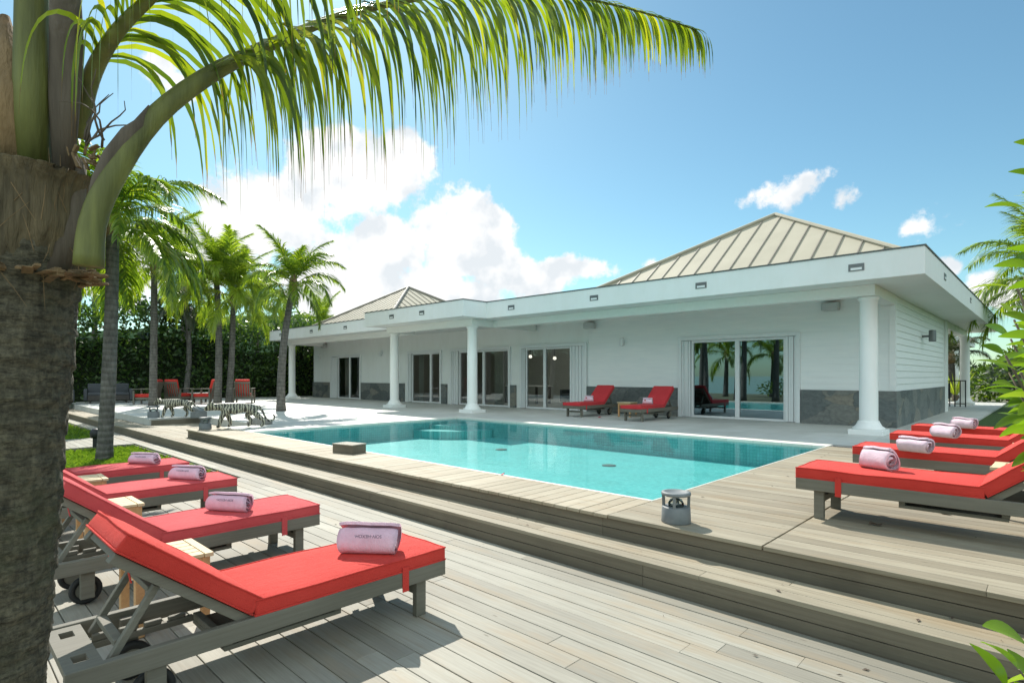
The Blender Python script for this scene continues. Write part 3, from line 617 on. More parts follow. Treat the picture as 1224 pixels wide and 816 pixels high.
def make_lounger(label, ang, fab='red', group=None, flat=False):
    """x runs from the foot (0) to the head (2.0), y across, z up"""
    t = thing('sun_lounger', label, 'sun lounger', group=group); HW = .31
    for s in (-1, 1):
        a, b = sorted((s * (HW - .042), s * HW))
        MB().box(0, 2.0, a, b, .235, .33).build('side_rail', 'greywood', t, bevel=.005)
        a, b = sorted((s * (HW - .085), s * (HW - .043)))
        MB().box(.13, .205, a - .001, b + .001, 0, .30).build('leg', 'greywood', t, bevel=.004)
        MB().box(1.62, 1.70, a - .001, b + .001, .05, .30).build('leg', 'greywood', t, bevel=.004)
        wy = s * (HW - .115)
        wh = MB(); wm = Matrix.Translation((1.66, wy, .095)) @ Matrix.Rotation(R_(90), 4, 'X'); prof = [(.06, -.018), (.09, -.018), (.095, -.01), (.095, .01), (.09, .018), (.06, .018)]
        n = 24; rg = [[wh.bm.verts.new(wm @ Vector((r * math.cos(6.2832 * k / n), r * math.sin(6.2832 * k / n), z))) for k in range(n)] for r, z in prof]
        for i in range(6):
            for k in range(n): wh.bm.faces.new((rg[i][k], rg[i][(k + 1) % n], rg[(i + 1) % 6][(k + 1) % n], rg[(i + 1) % 6][k]))
        wo = wh.build('wheel', 'black', t, True)
        MB().tube([wm @ Vector((0, 0, -.012)), wm @ Vector((0, 0, .012))], .066, 20).build('hub', 'greywood', wo)
        # notched rack bar
        nb = MB(); x = 1.40
        nb.bar((1.38, s * .17, .235), (1.92, s * .17, .235), .03, .035)
        for k in range(4): nb.prism([(0, 0)] * 0 or [(1.42 + k * .11, s * .17 - .014), (1.50 + k * .11, s * .17 - .014), (1.50 + k * .11, s * .17 + .014), (1.42 + k * .11, s * .17 + .014)], .2535, .275 + .004 * k)
        nb.build('notched_bar', 'greywood', t, bevel=.006)
    MB().box(.145, .185, -HW + .086, HW - .086, .13, .18).build('cross_bar', 'greywood', t, bevel=.004)
    MB().box(0.0, .05, -HW + .043, HW - .043, .24, .325).build('cross_bar', 'greywood', t, bevel=.004)
    hb = MB()
    for a, b in ((-HW + .043, -.20), (-.12, .12), (.20, HW - .043)): hb.box(1.86, 1.995, a, b, .29, .322)
    for a, b in ((-.20, -.12), (.12, .20)): hb.box(1.86, 1.90, a, b, .29, .322); hb.box(1.955, 1.995, a, b, .29, .322)
    hb.build('head_board', 'greywood', t)
    sl = MB()
    for k in range(11): sl.box(.07 + k * .106, .155 + k * .106, -HW + .043, HW - .043, .30, .322)
    sl.build('slats', 'greywood', t)
    tr = MB(); tr.box(.72, 1.36, -.24, .24, .175, .20); tr.box(.72, .76, -.24, .24, .20, .234); tr.box(1.32, 1.36, -.24, .24, .20, .234); tr.build('under_tray', 'greywood', t, bevel=.004)
    m = MB(); cushion(m, -.005, 1.235, -HW + .005, HW - .005, .333, .418); piping(m.build('seat_cushion', fab, t, bevel=.012, seg=3), fab)
    mt = Matrix.Translation((1.24, 0, .333)) @ Matrix.Rotation(-ang, 4, 'Y')
    m = MB(); cushion(m, .012, .75, -HW + .005, HW - .005, .004, .092, mt); piping(m.build('back_cushion', fab, t, bevel=.012, seg=3), fab)
    m = MB()
    for s in (-1, 1): m.box(.0, .73, s * .25 - .03, s * .25 + .03, -.052, -.006, .5, mt)
    for k in range(6): m.box(.06 + k * .118, .13 + k * .118, -.219, .219, -.034, -.008, .5, mt)
    m.build('backrest_frame', 'greywood', t, bevel=.003)
    # prop frame: from two thirds of the backrest down to the rack
    top = mt @ Vector((.47, 0, -.06)); bot = Vector((min(1.88, top.x + .18), 0, .285))
    m = MB()
    for s in (-1, 1): m.bar((top.x, s * .20, top.z), (bot.x, s * .20, bot.z), .035, .03)
    for q in (.06, .78): c = top.lerp(bot, q); m.bar((c.x, -.183, c.z), (c.x, .183, c.z), .04, .03)
    m.build('prop_frame', 'greywood', t, bevel=.003)
    # tie straps
    for s in (-1, 1): MB().box(.30, .345, s * (HW + .004) - .003, s * (HW + .004) + .003, .21, .36).build('strap', fab, t)
    m = MB(); ends = mt @ Vector((.74, 0, .05))
    for s, yy in ((-1, -.2), (1, .2)): m.tube([(ends.x, yy, ends.z), (ends.x + .02, yy + .01, ends.z - .08), (ends.x - .03, yy, ends.z - .13), (ends.x - .05, yy - .02, ends.z - .22)], .012, 6, flat=.3)
    m.build('tie', fab, t)
    return t
RZL = R_(-90)      # left row: foot towards +Y, head towards the camera
Lg, Rg, Hg = 'sun loungers in the left row on the lower deck', 'sun loungers in the right row by the pool', 'sun loungers against the villa wall'
L1 = make_lounger('nearest red sun lounger, on the lower deck, its raised back showing the prop frame', R_(38), 'red', Lg)
L1.location = (-3.22, 2.40, 0); L1.rotation_euler = (0, 0, RZL)
lab = {-4.99: 'faded pinkish red lounger right behind the nearest one on the lower deck', -6.86: 'red lounger third from the camera in the left row, between two side tables', -8.51: 'red lounger at the far end of the left row, beside the grass bed'}
lsrc = None
for x, s in lab.items():
    o = dup(L1, (x, 2.40 + random.uniform(-.03, .03), 0), RZL + R_(random.uniform(-1.5, 1.5)), s, Lg); reskin(o, 'red', 'red2')
R1 = dup(L1, (-1.58, 5.44, ZU), 0, 'nearest red lounger of the right row, at the top of the deck steps', Rg)
for y, s in ((7.42, 'second red lounger of the right row, with a neatly rolled towel'), (9.36, 'third red lounger of the right row, between two small tables'), (11.02, 'farthest red lounger of the right row, nearest the big corner column')):
    dup(L1, (-1.60, y, ZU), R_(random.uniform(-1, 1)), s, Rg)
H1 = make_lounger('crimson lounger against the villa wall, left of the small table', R_(42), 'crimson', Hg); H1.location = (-10.05, 12.95, ZU); H1.rotation_euler = (0, 0, R_(90))
dup(H1, (-7.95, 12.75, ZU), R_(90), 'crimson lounger against the villa wall, nearer the mirrored glass door', Hg)

def make_table(label, group=None):
    t = thing('side_table', label, 'side table', group=group); a = .22
    m = MB(); m.box(-a, a, -a, -a + .05, .40, .425); m.box(-a, a, a - .05, a, .40, .425)
    for k in range(5): m.box(-a + .002 + k * .088, -a + .08 + k * .088, -a + .055, a - .055, .402, .424)
    m.build('table_top', 'teaktop', t, bevel=.002)
    m = MB()
    for s in (-1, 1): m.box(-a + .02, a - .02, s * (a - .03) - .011, s * (a - .03) + .011, .33, .399); m.box(s * (a - .03) - .011, s * (a - .03) + .011, -a + .043, a - .043, .33, .399)
    m.build('apron', 'teak', t)
    for sx in (-1, 1):
        for sy in (-1, 1): MB().box(sx * (a - .04) - .024, sx * (a - .04) + .024, sy * (a - .04) - .024, sy * (a - .04) + .024, 0, .398).build('leg', 'teak', t, bevel=.003)
    return t
TG = 'small teak side tables'
T1 = make_table('teak side table behind the nearest lounger\'s raised back', TG); T1.location = (-4.10, 1.07, 0)
for x, y, z, s in ((-6.03, 1.14, 0, 'teak side table between the second and third loungers of the left row'), (-7.72, 1.2, 0, 'teak side table farthest along the left row of loungers'),
                   (-.16, 6.42, ZU, 'teak side table nearest in the right row, at the pool deck'), (-.12, 8.42, ZU, 'teak side table behind the second lounger of the right row'), (-.1, 10.2, ZU, 'teak side table beside the farthest right lounger'),
                   (-8.98, 14.25, ZU, 'teak side table standing between the two crimson loungers at the wall')):
    dup(T1, (x, y, z), R_(random.uniform(-3, 3)), s, TG)

# ------------------------------------------------------------------ towels
def text_mesh(s, size):
    c = bpy.data.curves.new('lettering', 'FONT'); c.body = s; c.size = size; c.extrude = .0008; c.align_x = 'CENTER'; c.align_y = 'CENTER'
    o = bpy.data.objects.new('tmp', c); COL.objects.link(o); dg = bpy.context.evaluated_depsgraph_get(); me = bpy.data.meshes.new_from_object(o.evaluated_get(dg)); bpy.data.objects.remove(o); bpy.data.curves.remove(c); return me
def towel(label, loc, rz, L=.36, r=.088, shape='roll', m='towel', text=None, sq=1.0, seed=0, flip=True):
    rr = random.Random(seed); t = thing('rolled_towel', label, 'towel', loc, rz, 'rolled towels on the loungers')
    b = MB(); n = 96; turns = 2.6; th = .017; prof = []
    def shapef(a, rad):
        x, z = math.cos(a) * rad, math.sin(a) * rad
        if shape == 'tent':
            k = .5 + .5 * max(-1, min(1, z / r)); x *= 1.38 - .80 * k + .06 * math.sin(a * 2 + seed); z *= 1.08
            p = 3.2; 
        return Vector((x, z * sq))
    out_, inn = [], []
    for i in range(n + 1):
        u = i / n; a = R_(100) - u * turns * 2 * math.pi; rad = r * (1 - .86 * u) + .002 * math.sin(a * 3 + seed)
        out_.append(shapef(a, rad)); inn.append(shapef(a, max(.004, rad - th * (1 - .3 * u))))
    segs = 10; lay = []
    zmin = min(p.y for p in out_)
    for j in range(segs + 1):
        x = -L / 2 + L * j / segs; row = []
        for k, (p, q) in enumerate(zip(out_, inn)):
            dx = 0
            if j in (0, segs): dx = (1 if j else -1) * (.012 * math.sin(k * .21 + seed) - .014 * (k / n))
            f_ = 1 + (.075 if text is None else .035) * noise.noise(Vector((x * 9, p.x * 14, p.y * 14 + seed))) - (.04 if j in (0, segs) else 0)
            row.append((b.bm.verts.new((x + dx, p.x * f_, (p.y - zmin) * f_)), b.bm.verts.new((x + dx, q.x * f_, (q.y - zmin) * f_))))
        lay.append(row)
    fs = []; tn_ = []
    for j in range(segs):
        for k in range(n):
            A, B = lay[j], lay[j + 1]
            pink = 1.0 if 2 <= k <= 5 else 0.0
            for q in (0, 1):
                f_ = b.bm.faces.new((A[k][q], B[k][q], B[k + 1][q], A[k + 1][q])); b._tone([f_], pink)
    for j, sgn in ((0, 1), (segs, -1)):
        for k in range(n): f_ = b.bm.faces.new((lay[j][k][0], lay[j][k][1], lay[j][k + 1][1], lay[j][k + 1][0])); b._tone([f_], .0 if k % 9 else 1)
    for j in range(segs):
        b._tone([b.bm.faces.new((lay[j][0][0], lay[j][0][1], lay[j + 1][0][1], lay[j + 1][0][0])), b.bm.faces.new((lay[j][n][0], lay[j][n][1], lay[j + 1][n][1], lay[j + 1][n][0]))], 1.0)
    body = b.build('towel_body', m, t, True)
    if text:
        me = text_mesh(text, .028 if shape == 'tent' else .026); o = bpy.data.objects.new('lettering', me); me.materials.append(M['ink']); COL.objects.link(o); o.parent = t
        # stands on the -y side of the roll, upside down as on the folded towel
        if shape == 'tent':
            zc = .62 * (2 * r * 1.08) ; y = -(r * (1.38 - .80 * .62) * math.sin(math.acos(max(-1, min(1, (zc / (r * 1.08) - 1)))))) - .012; tilt = R_(68)
        else: zc = r * 1.28; y = -r * .985 - .0; tilt = R_(74); 
        o.location = (.02, y, zc); o.rotation_euler = (tilt, R_(0), 0)
        o.rotation_euler = (Matrix.Rotation(tilt, 3, 'X') @ Matrix.Rotation(R_(180), 3, 'Z')).to_euler()
    return t
TXT = 'SOIV-HEXOH-'
CT = .418
towel('folded pink towel with dark lettering on the nearest lounger', (-3.16, 1.98, CT), R_(40), .37, .10, 'tent', 'towel', TXT, 1.0, 1)
towel('pink rolled towel on the second lounger of the left row', (-4.98, 1.78, CT), R_(32), .36, .088, 'roll', 'towel', TXT, 1.0, 2)
towel('pink rolled towel on the third lounger of the left row', (-6.83, 2.0, CT), R_(30), .38, .088, 'roll', 'towel', TXT, 1.0, 3)
towel('lilac pink rolled towel on the farthest left lounger, before the grass', (-8.45, 1.97, CT), R_(34), .38, .082, 'roll', 'towel', TXT, 1.0, 4)
towel('slumped white and pink towel on the nearest right lounger', (-1.05, 5.46, ZU + CT), R_(-22), .25, .098, 'tent', 'towel_w', None, 1.0, 5)
towel('round tightly rolled white and pink towel on the second right lounger', (-1.02, 6.95, ZU + CT), R_(-20), .29, .086, 'roll', 'towel_w', None, 1.0, 6)
towel('squashed white and pink towel on the third right lounger', (-.98, 8.86, ZU + CT), R_(-30), .28, .096, 'tent', 'towel_w', None, .95, 7)
towel('rolled pink towel on the farthest right lounger, near the corner column', (-.95, 10.62, ZU + CT), R_(-30), .30, .095, 'roll', 'towel_w', None, .92, 8)
for (x, y, s, sd) in ((-10.05, 13.82, 'white rolled towel on the crimson lounger left of the wall table', 9), (-7.95, 13.62, 'white rolled towel on the crimson lounger nearer the mirrored door', 10)):
    q = towel(s, (x, y, ZU + CT), R_(25), .27, .1, 'roll', 'towel_w', None, 1.0, sd)
    MB().lathe([(.022, 0), (.022, .004)], (0, 0, 0), 12).build('embroidery', 'redthread', q, loc=(-.06, -.1, .115)).rotation_euler = (R_(80), 0, 0)
for (x, y, z, rz) in ((-1.12, 5.40, ZU + CT, -22), ):
    pass

# ------------------------------------------------------------------ deck lamps, block, debris
def deck_lamp(label, loc, h=.25, r=.115, tilt=0):
    t = thing('deck_lamp', label, 'deck lamp', loc, random.uniform(0, 6), 'low deck lamps')
    MB().lathe([(r, 0), (r * 1.02, .01), (r * .98, h * .5), (r * .93, h * .52), (r * .5, h * .53)], n=28).build('lamp_base', 'lamp', t, True)
    for k in range(4):
        a = k * 1.5708; MB().bar((r * .85 * math.cos(a), r * .85 * math.sin(a), h * .5), (r * .88 * math.cos(a), r * .88 * math.sin(a), h * .9), .022, .022).build('post', 'lamp', t)
    MB().lathe([(r * .72, h * .885), (r, h * .885), (r * 1.03, h * .92), (r, h * .985), (r * .8, h), (r * .72, h * .965)], n=28).build('lamp_ring', 'lamp', t, True)
    MB().lathe([(r * .55, h * .53), (r * .55, h * .62), (r * .4, h * .74), (r * .15, h * .8), (.004, h * .81)], n=20).build('glass_dome', 'glass_l', t, True)
    return t
deck_lamp('grey ring topped deck lamp at the near corner of the pool', (-2.22, 4.25, ZU), .25, .115)
deck_lamp('squat grey lamp at the deck corner in front of the larger tiger', (-13.62, 4.35, ZU), .27, .125)
deck_lamp('grey lamp on the low step near the smaller tiger', (-18.5, 4.55, ZU), .33, .15)
o = thing('flood_lamp', 'slanted grey flood lamp beside the smaller tiger\'s hind legs', 'deck lamp', (-17.6, 5.45, ZU), .6)
MB().prism([(-.16, -.14), (.16, -.14), (.16, .14), (-.16, .14)], 0, .17).build('lamp_base', 'lamp', o, bevel=.01); MB().cbox((0, 0, .22), (.30, .22, .1), Matrix.Rotation(.5, 3, 'Y')).build('lamp_head', 'lamp', o, bevel=.02)
o = thing('path_lamp', 'small path lamp with a cone shade at the far end of the steps', 'path lamp', (-22.6, 4.2, ZM)); MB().lathe([(.06, 0), (.06, .3)], n=12).build('post', 'lamp', o); MB().lathe([(.20, .30), (.19, .33), (.08, .40)], n=18).build('lamp_shade', 'cream', o)
o = thing('path_lamp', 'black spike lamp standing by the ringed palm in the grass bed', 'path lamp', (-15.05, 2.6, ZL)); MB().lathe([(.05, 0), (.05, .2)], n=12).build('post', 'blackmetal', o); MB().lathe([(.08, .2), (.10, .24), (.10, .34), (.06, .4)], n=16).build('lamp_head', 'blackmetal', o, True)
b = thing('wooden_block', 'weathered wooden box standing on the pool edge', 'wooden box', (-7.92, 4.60, ZU), R_(12))
m = MB(); m.box(-.22, .22, -.14, .14, 0, .12); m.build('box_sides', 'riser', b, bevel=.004); m = MB()
for k in range(3): m.box(-.228, .228, -.146 + k * .098, -.053 + k * .098, .122, .14)
m.build('box_lid', 'deck_x', b, bevel=.003)
def leaflet_debris(name, label, loc, m, s, seed, cat):
    rr = random.Random(seed); b = MB(); n = 7; a0 = rr.uniform(0, 6)
    for q in range(2):
        pts = []
        for k in range(n): u = k / (n - 1); pts.append((u - .5, .28 * math.sin(math.pi * u) * (1 if q else -1), .12 * math.sin(u * 5 + seed) + .15))
        mid = [((k / (n - 1)) - .5, 0, .1) for k in range(n)]
        for k in range(n - 1): b.poly([Vector(v) * s for v in (mid[k], mid[k + 1], pts[k + 1], pts[k])])
    o = b.build(name, m); o.location = loc; o.rotation_euler = (0, 0, a0); return tag(o, label, cat)
leaflet_debris('fallen_leaf', 'dark curled leaf on the deck in the nearest right lounger\'s shadow', (-1.02, 5.24, ZU + .004), 'drydark', .11, 1, 'fallen leaf')
leaflet_debris('fallen_leaf', 'pale dry leaf on the boards under the nearest right lounger', (-.68, 6.1, ZU + .004), 'dry', .1, 2, 'fallen leaf')
leaflet_debris('fallen_flower', 'dark red petal on the pool edge beside the water', (-4.78, 4.82, ZU + .004), 'flower', .07, 3, 'fallen flower')
leaflet_debris('fallen_flower', 'pink petal floating by the near pool edge', (-4.45, 4.95, ZW + .004), 'flower', .05, 5, 'fallen flower')
leaflet_debris('fallen_flower', 'red blossom lying on the terrace between the crimson loungers', (-9.3, 13.3, ZU + .004), 'flower', .13, 4, 'fallen flower')
for x, y, wh_ in ((-12.0, 9.3, 'nearest the pool steps'), (-8.93, 8.97, 'in the middle of the pool, between two others'), (-5.91, 8.75, 'nearest the mirrored glass door')):
    o = MB().lathe([(.13, 0), (.13, .01), (.1, .014)], (x, y, ZF + .002), 18).build('pool_drain', 'metal'); tag(o, 'dark drain on the pool floor ' + wh_, 'pool drain', 'drains on the pool floor')

b = MB(); rng = random.Random(77)
for i in range(70):
    if rng.random() < .6: x, y, z = rng.uniform(-3, 3), rng.uniform(4.2, 10), ZU
    elif rng.random() < .5: x, y, z = rng.uniform(-8, 1), rng.uniform(3.72, 4.04), ZM
    else: x, y, z = rng.uniform(-6, 1), rng.uniform(1.5, 3.6), ZL
    a = rng.uniform(0, 6.28); L = rng.uniform(.008, .028); d = Vector((math.cos(a), math.sin(a), 0)); q = Vector((-d.y, d.x, 0)) * L * rng.uniform(.2, .45); p = Vector((x, y, z + .004))
    b.poly([p - d * L, p - q + Vector((0, 0, .003)), p + d * L, p + q + Vector((0, 0, .004))])
kind(b.build('leaf_litter', 'drydark'), 'stuff')
# ------------------------------------------------------------------ palms
def frond(mb, path, r0, r1, s0, n, Lm, hang, wd, rng, fan=.55, lat=.75, tipdry=True, lift=.12, nseg=5, rt=None, jit=.12, up=Vector((0, 0, 1))):
    P = [Vector(p) for p in path]
    def at(t_):
        x = t_ * (len(P) - 1); i = min(int(x), len(P) - 2); u = x - i
        a, b, c, d = P[max(i - 1, 0)], P[i], P[i + 1], P[min(i + 2, len(P) - 1)]
        return .5 * ((2 * b) + (c - a) * u + (2 * a - 5 * b + 4 * c - d) * u * u + (3 * b - 3 * c + d - a) * u ** 3)
    if rt is not None:
        K = 22; pts = [at(k / K) for k in range(K + 1)]
        rt.tube(pts, [max(.003, r0 + (r1 - r0) * (k / K) ** .75) for k in range(K + 1)], 7, .7, flat=.7)
    for side in (-1, 1):
        for i in range(n):
            t_ = s0 + (1 - s0) * (i + rng.random() * .6) / n
            if rng.random() < .06: continue
            p = at(min(t_, .999)); T = (at(min(1, t_ + .01)) - at(max(0, t_ - .01))).normalized(); S = T.cross(up)
            if S.length < .05: S = Vector((1, 0, 0))
            S.normalize(); U = S.cross(T); q = (t_ - s0) / (1 - s0)
            L = Lm * (.62 + .38 * math.sin(math.pi * min(1, q * 1.15 + .1))) * (1 - .55 * q ** 2.5) * rng.uniform(.74, 1.14)
            d = (T * (fan + .5 * q) + S * side * lat + U * lift + Vector((rng.gauss(0, jit), rng.gauss(0, jit), rng.gauss(0, jit)))).normalized()
            h = hang * rng.uniform(.75, 1.25); tone = min(1, max(0, rng.gauss(.5, .27))); prev = None; pos = p.copy()
            prof = (.55, 1, .95, .6, .32, .06) if tipdry else (.6, 1, .85, .5, .25, .05)
            nn_ = nseg
            for k in range(nn_ + 1):
                u = k / nn_; wv = d.cross(U + S * side * .4); 
                if wv.length < .05: wv = T.copy()
                wv.normalize(); ww = wd * prof[min(5, int(round(u * 5)))] * .5
                cur = (mb.bm.verts.new(pos - wv * ww), mb.bm.verts.new(pos + wv * ww))
                if prev:
                    f_ = mb.bm.faces.new((prev[0], prev[1], cur[1], cur[0])); vv = (k - 1) / nn_
                    for l, uu in zip(f_.loops, (vv, vv, u, u)): l[mb.col] = (tone, uu, 0, 1)
                prev = cur; pos = pos + d * L / nn_; d = (d + Vector((0, 0, -1)) * h / nn_ * (1.0 + u)).normalized()
def gen_path(L, a0, droop, k=9, curl=0, rng=random):
    p = Vector((0, 0, 0)); pts = [p.copy()]; 
    for i in range(k):
        s = (i + .5) / k; a = a0 - droop * s ** 1.3; az_ = curl * s; p = p + Vector((math.cos(a) * math.cos(az_), math.cos(a) * math.sin(az_), math.sin(a))) * L / k; pts.append(p.copy())
    return pts
def frond_mesh(L, a0, droop, n, Lm, hang, wd, seed, mat, curl=0, fan=.55, lat=.75):
    rng = random.Random(seed); mb = MB(); frond(mb, gen_path(L, a0, droop, 9, curl), L * .012, .004, .17, n, Lm, hang, wd, rng, fan, lat, False, nseg=4, rt=mb)
    me = bpy.data.meshes.new('frond'); mb.bm.to_mesh(me); mb.bm.free(); me.materials.append(M[mat]); return me
FM = {}
def variants(mat, L, wd, key, n=46):
    k = (mat, key)
    if k not in FM:
        FM[k] = [frond_mesh(L, R_(80), R_(50), n, L * .32, 1.0, wd, 1, mat, .1), frond_mesh(L, R_(62), R_(95), n, L * .36, 1.5, wd, 2, mat, -.15), frond_mesh(L, R_(45), R_(105), n, L * .36, 1.7, wd, 3, mat, .2),
                 frond_mesh(L, R_(22), R_(115), n, L * .36, 1.8, wd, 4, mat, -.1), frond_mesh(L, R_(-8), R_(82), n, L * .33, 1.8, wd, 5, mat, .1)]
    return FM[k]
def palm(label, base, top, r0, r1, nf, L, mat='frond', seed=0, wd=.045, key=0, bend=.3, tm='trunk', n=78, group='coconut palms', hangdown=1.0, lo=0):
    rng = random.Random(seed); base = Vector(base); top = Vector(top); t = thing('palm_tree', label, 'palm tree', base, 0, group)
    d = top - base; K = 16; pts = []; rad = []
    side = Vector((d.y, -d.x, 0)); side = side.normalized() if side.length > .01 else Vector((1, 0, 0))
    for k in range(K + 1):
        u = k / K; p = d * u + side * bend * math.sin(u * math.pi) * .35; p.x = d.x * u ** 1.5 + side.x * bend * math.sin(u * math.pi) * .35; p.y = d.y * u ** 1.5 + side.y * bend * math.sin(u * math.pi) * .35
        pts.append(p); rad.append((r1 + (r0 - r1) * (1 - u) ** 1.2) * (1 + .18 * max(0, 1 - u * 14)))
    tb = MB(); tb.tube(pts, rad, 12); tb.build('trunk', tm, t, True)
    tb = MB(); tb.lathe([(r1 * 1.05, -.35), (r1 * 1.5, -.1), (r1 * 1.35, .15), (r1 * .5, .4)], d, 10); tb.build('crown_heart', 'fibre', t, True)
    wd *= .62; vs = variants(mat, L, wd, key, n); gold = 2.39996
    for i in range(nf):
        u = i / nf; vi = min(4, int(u * 5 * .98 + lo + rng.uniform(-.3, .3))) if True else 0; vi = max(0, vi)
        o = bpy.data.objects.new('frond', vs[vi]); COL.objects.link(o); o.parent = t; o.location = d + Vector((0, 0, .1 - .25 * u)); o.rotation_euler = (rng.uniform(-.12, .12), rng.uniform(-.15, .15), i * gold + rng.uniform(-.25, .25)); q = rng.uniform(.85, 1.12) * (.7 if i < 1 else 1); o.scale = (q, q, q)
    return t
palm('tall palm with a grey ringed trunk rising from the near grass bed', (-13.2, 2.42, -.1), (-13.3, 2.58, 4.55), .135, .105, 26, 2.3, 'frond', 11, .06, 0, .2, n=84, lo=1.0)
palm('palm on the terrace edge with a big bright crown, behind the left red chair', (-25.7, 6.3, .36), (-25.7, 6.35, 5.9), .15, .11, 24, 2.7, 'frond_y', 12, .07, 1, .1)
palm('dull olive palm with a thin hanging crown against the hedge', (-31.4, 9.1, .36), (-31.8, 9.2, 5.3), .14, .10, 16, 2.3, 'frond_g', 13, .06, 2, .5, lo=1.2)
palm('palm with the left of two close trunks between the red armchairs', (-25.0, 8.45, .36), (-25.3, 8.5, 5.75), .15, .11, 22, 2.6, 'frond_y', 14, .065, 3, .2)
palm('palm with the right of two close trunks between the red armchairs', (-25.15, 8.95, .36), (-24.8, 9.0, 4.9), .14, .10, 20, 2.5, 'frond_y', 15, .065, 1, -.2)
palm('slim leaning palm alone on the sunlit terrace by the pool', (-18.88, 8.4, .36), (-18.5, 8.65, 4.6), .145, .095, 21, 2.0, 'frond', 16, .055, 4, .35)
palm('yellow green palm behind the hedge, left of the slim terrace palm', (-36.5, 14.6, -.1), (-36.6, 14.8, 5.9), .18, .12, 22, 3.2, 'frond_y', 17, .07, 1, .1)
palm('bright palm high behind the hedge, left of the two close trunks', (-36.4, 10.4, -.1), (-36.5, 10.5, 7.2), .18, .12, 22, 3.2, 'frond_y', 18, .07, 1, .1)
palm('low yellow green palm just left of the villa eaves', (-36.6, 19.0, -.1), (-36.6, 19.2, 5.0), .18, .12, 20, 2.9, 'frond_y', 19, .07, 1, .1)
palm('palm behind the hedge at the far left, seen past the big trunk', (-37.5, 6.4, -.1), (-37.4, 6.5, 6.3), .18, .12, 20, 3.0, 'frond', 20, .07, 3, .1)
palm('palm crown entering from the right edge above the leafy shrub', (-.1, 25.5, .3), (-.15, 25.4, 4.75), .2, .14, 26, 3.3, 'frond', 21, .06, 5, .1)
# palms on the seaward side, mirrored in the big glass door
for i, (x, y, hh) in enumerate(((-18.6, -8.5, 5.6), (-16.6, -10, 5.2), (-15.2, -7.6, 5.8), (-13.4, -8.5, 6.4), (-20.0, -16, 3.4), (-16.9, -18, 3.2))):
    palm(('thick palm trunk mirrored at the left side of the big glass door', 'palm with arching crown mirrored left of the big door\'s centre bar', 'palm trunk mirrored just at the big door\'s centre bar', 'palm with drooping crown mirrored at the right of the big glass door',
          'short distant palm mirrored at the left edge of the big glass door', 'short distant palm mirrored low between the taller mirrored trunks')[i], (x, y, -.19), (x + .1, y, hh), .22, .14, 14, 3.0, 'frond', 30 + i, .06, 3, .2, group='palms mirrored in the glass door')

# foreground palm (trunk at the left edge of the picture)
PF = thing('palm_tree', 'big foreground palm, its rough mossy trunk filling the left edge', 'palm tree', (-2.27, .18, 0), 0, None)
PB = Vector((-2.27, .18, 0))
def loc(v): return Vector(v) - PB
def trunk_fg():
    b = MB(); n = 120; rows = []; K = 330; cx0 = px(-27, 816, 1.72) - PB; cx1 = px(23, 300, 1.72) - PB
    for k in range(K + 1):
        u = k / K; z = -.02 + u * 2.0; c = Vector((cx0.x + (cx1.x - cx0.x) * (z - .6) / 1.3, cx0.y + (cx1.y - cx0.y) * (z - .6) / 1.3, z)); r = .165 - .012 * u + (.09 * max(0, 1 - u * 5) ** 2)
        row = []
        for j in range(n):
            a = 6.2832 * j / n; p = Vector((math.cos(a), math.sin(a), 0)); rr = r * (1 + .05 * noise.noise(Vector((p.x * 2.5, p.y * 2.5, z * 6))) + .007 * math.sin(z * 95 + 4 * noise.noise(p * 2 + Vector((0, 0, z * 3)))) + .030 * noise.noise(Vector((p.x * 9, p.y * 9, z * 30))) + .022 * noise.noise(Vector((p.x * 24, p.y * 24, z * 55))) + .014 * noise.noise(Vector((p.x * 11, p.y * 11, z * 130))) + .045 * (.5 - ((z * 9.5 + .55 * noise.noise(Vector((p.x * 1.6, p.y * 1.6, z * 2)))) % 1)))
            row.append(b.bm.verts.new(c + p * rr))
        rows.append(row)
    for A, B in zip(rows, rows[1:]):
        for j in range(n): b.bm.faces.new((A[j], A[(j + 1) % n], B[(j + 1) % n], B[j]))
    b.bm.faces.new(rows[-1]); return b.build('trunk', 'trunk_fg', PF, True)
trunk_fg()
# crown base: clasping leaf bases and fibre
b = MB(); c = px(27, 322, 1.72) - PB; K = 80; n = 140; rows = []; zt = px(27, 181, 1.575).z - c.z
rdir = (RV - FV * .3).normalized()
for i in range(K + 1):
    u = i / K; row = []
    for j in range(n):
        a = 6.2832 * j / n; p = Vector((math.cos(a), math.sin(a), 0)); side = max(0, p.dot(rdir))
        r = .143 + .022 * math.sin(u * math.pi) + (.058 * side ** 2 + .008) * max(0, (u - .62) / .38) ** 1.6
        z = c.z + zt * u - .05 * side ** 2 * max(0, u - .8) * 5 * .4
        row.append(b.bm.verts.new(Vector((c.x, c.y, z)) + p * r * (1 + .10 * noise.noise(Vector((p.x * 3, p.y * 3, z * 5))) + .05 * noise.noise(Vector((p.x * 10, p.y * 10, z * 14))) + .035 * noise.noise(Vector((p.x * 26, p.y * 26, z * 7))) + .018 * noise.noise(Vector((p.x * 60, p.y * 60, z * 16))))))
    rows.append(row)
for A, B_ in zip(rows, rows[1:]):
    for j in range(n): b.bm.faces.new((A[j], A[(j + 1) % n], B_[(j + 1) % n], B_[j]))
top_ = [b.bm.verts.new(v.co * .86 + Vector((c.x, c.y, v.co.z)) * .14 - Vector((0, 0, .03))) for v in rows[-1]]
for j in range(n): b.bm.faces.new((rows[-1][j], rows[-1][(j + 1) % n], top_[(j + 1) % n], top_[j]))
b.bm.faces.new(top_); b.build('leaf_base', 'leafbase', PF, True)
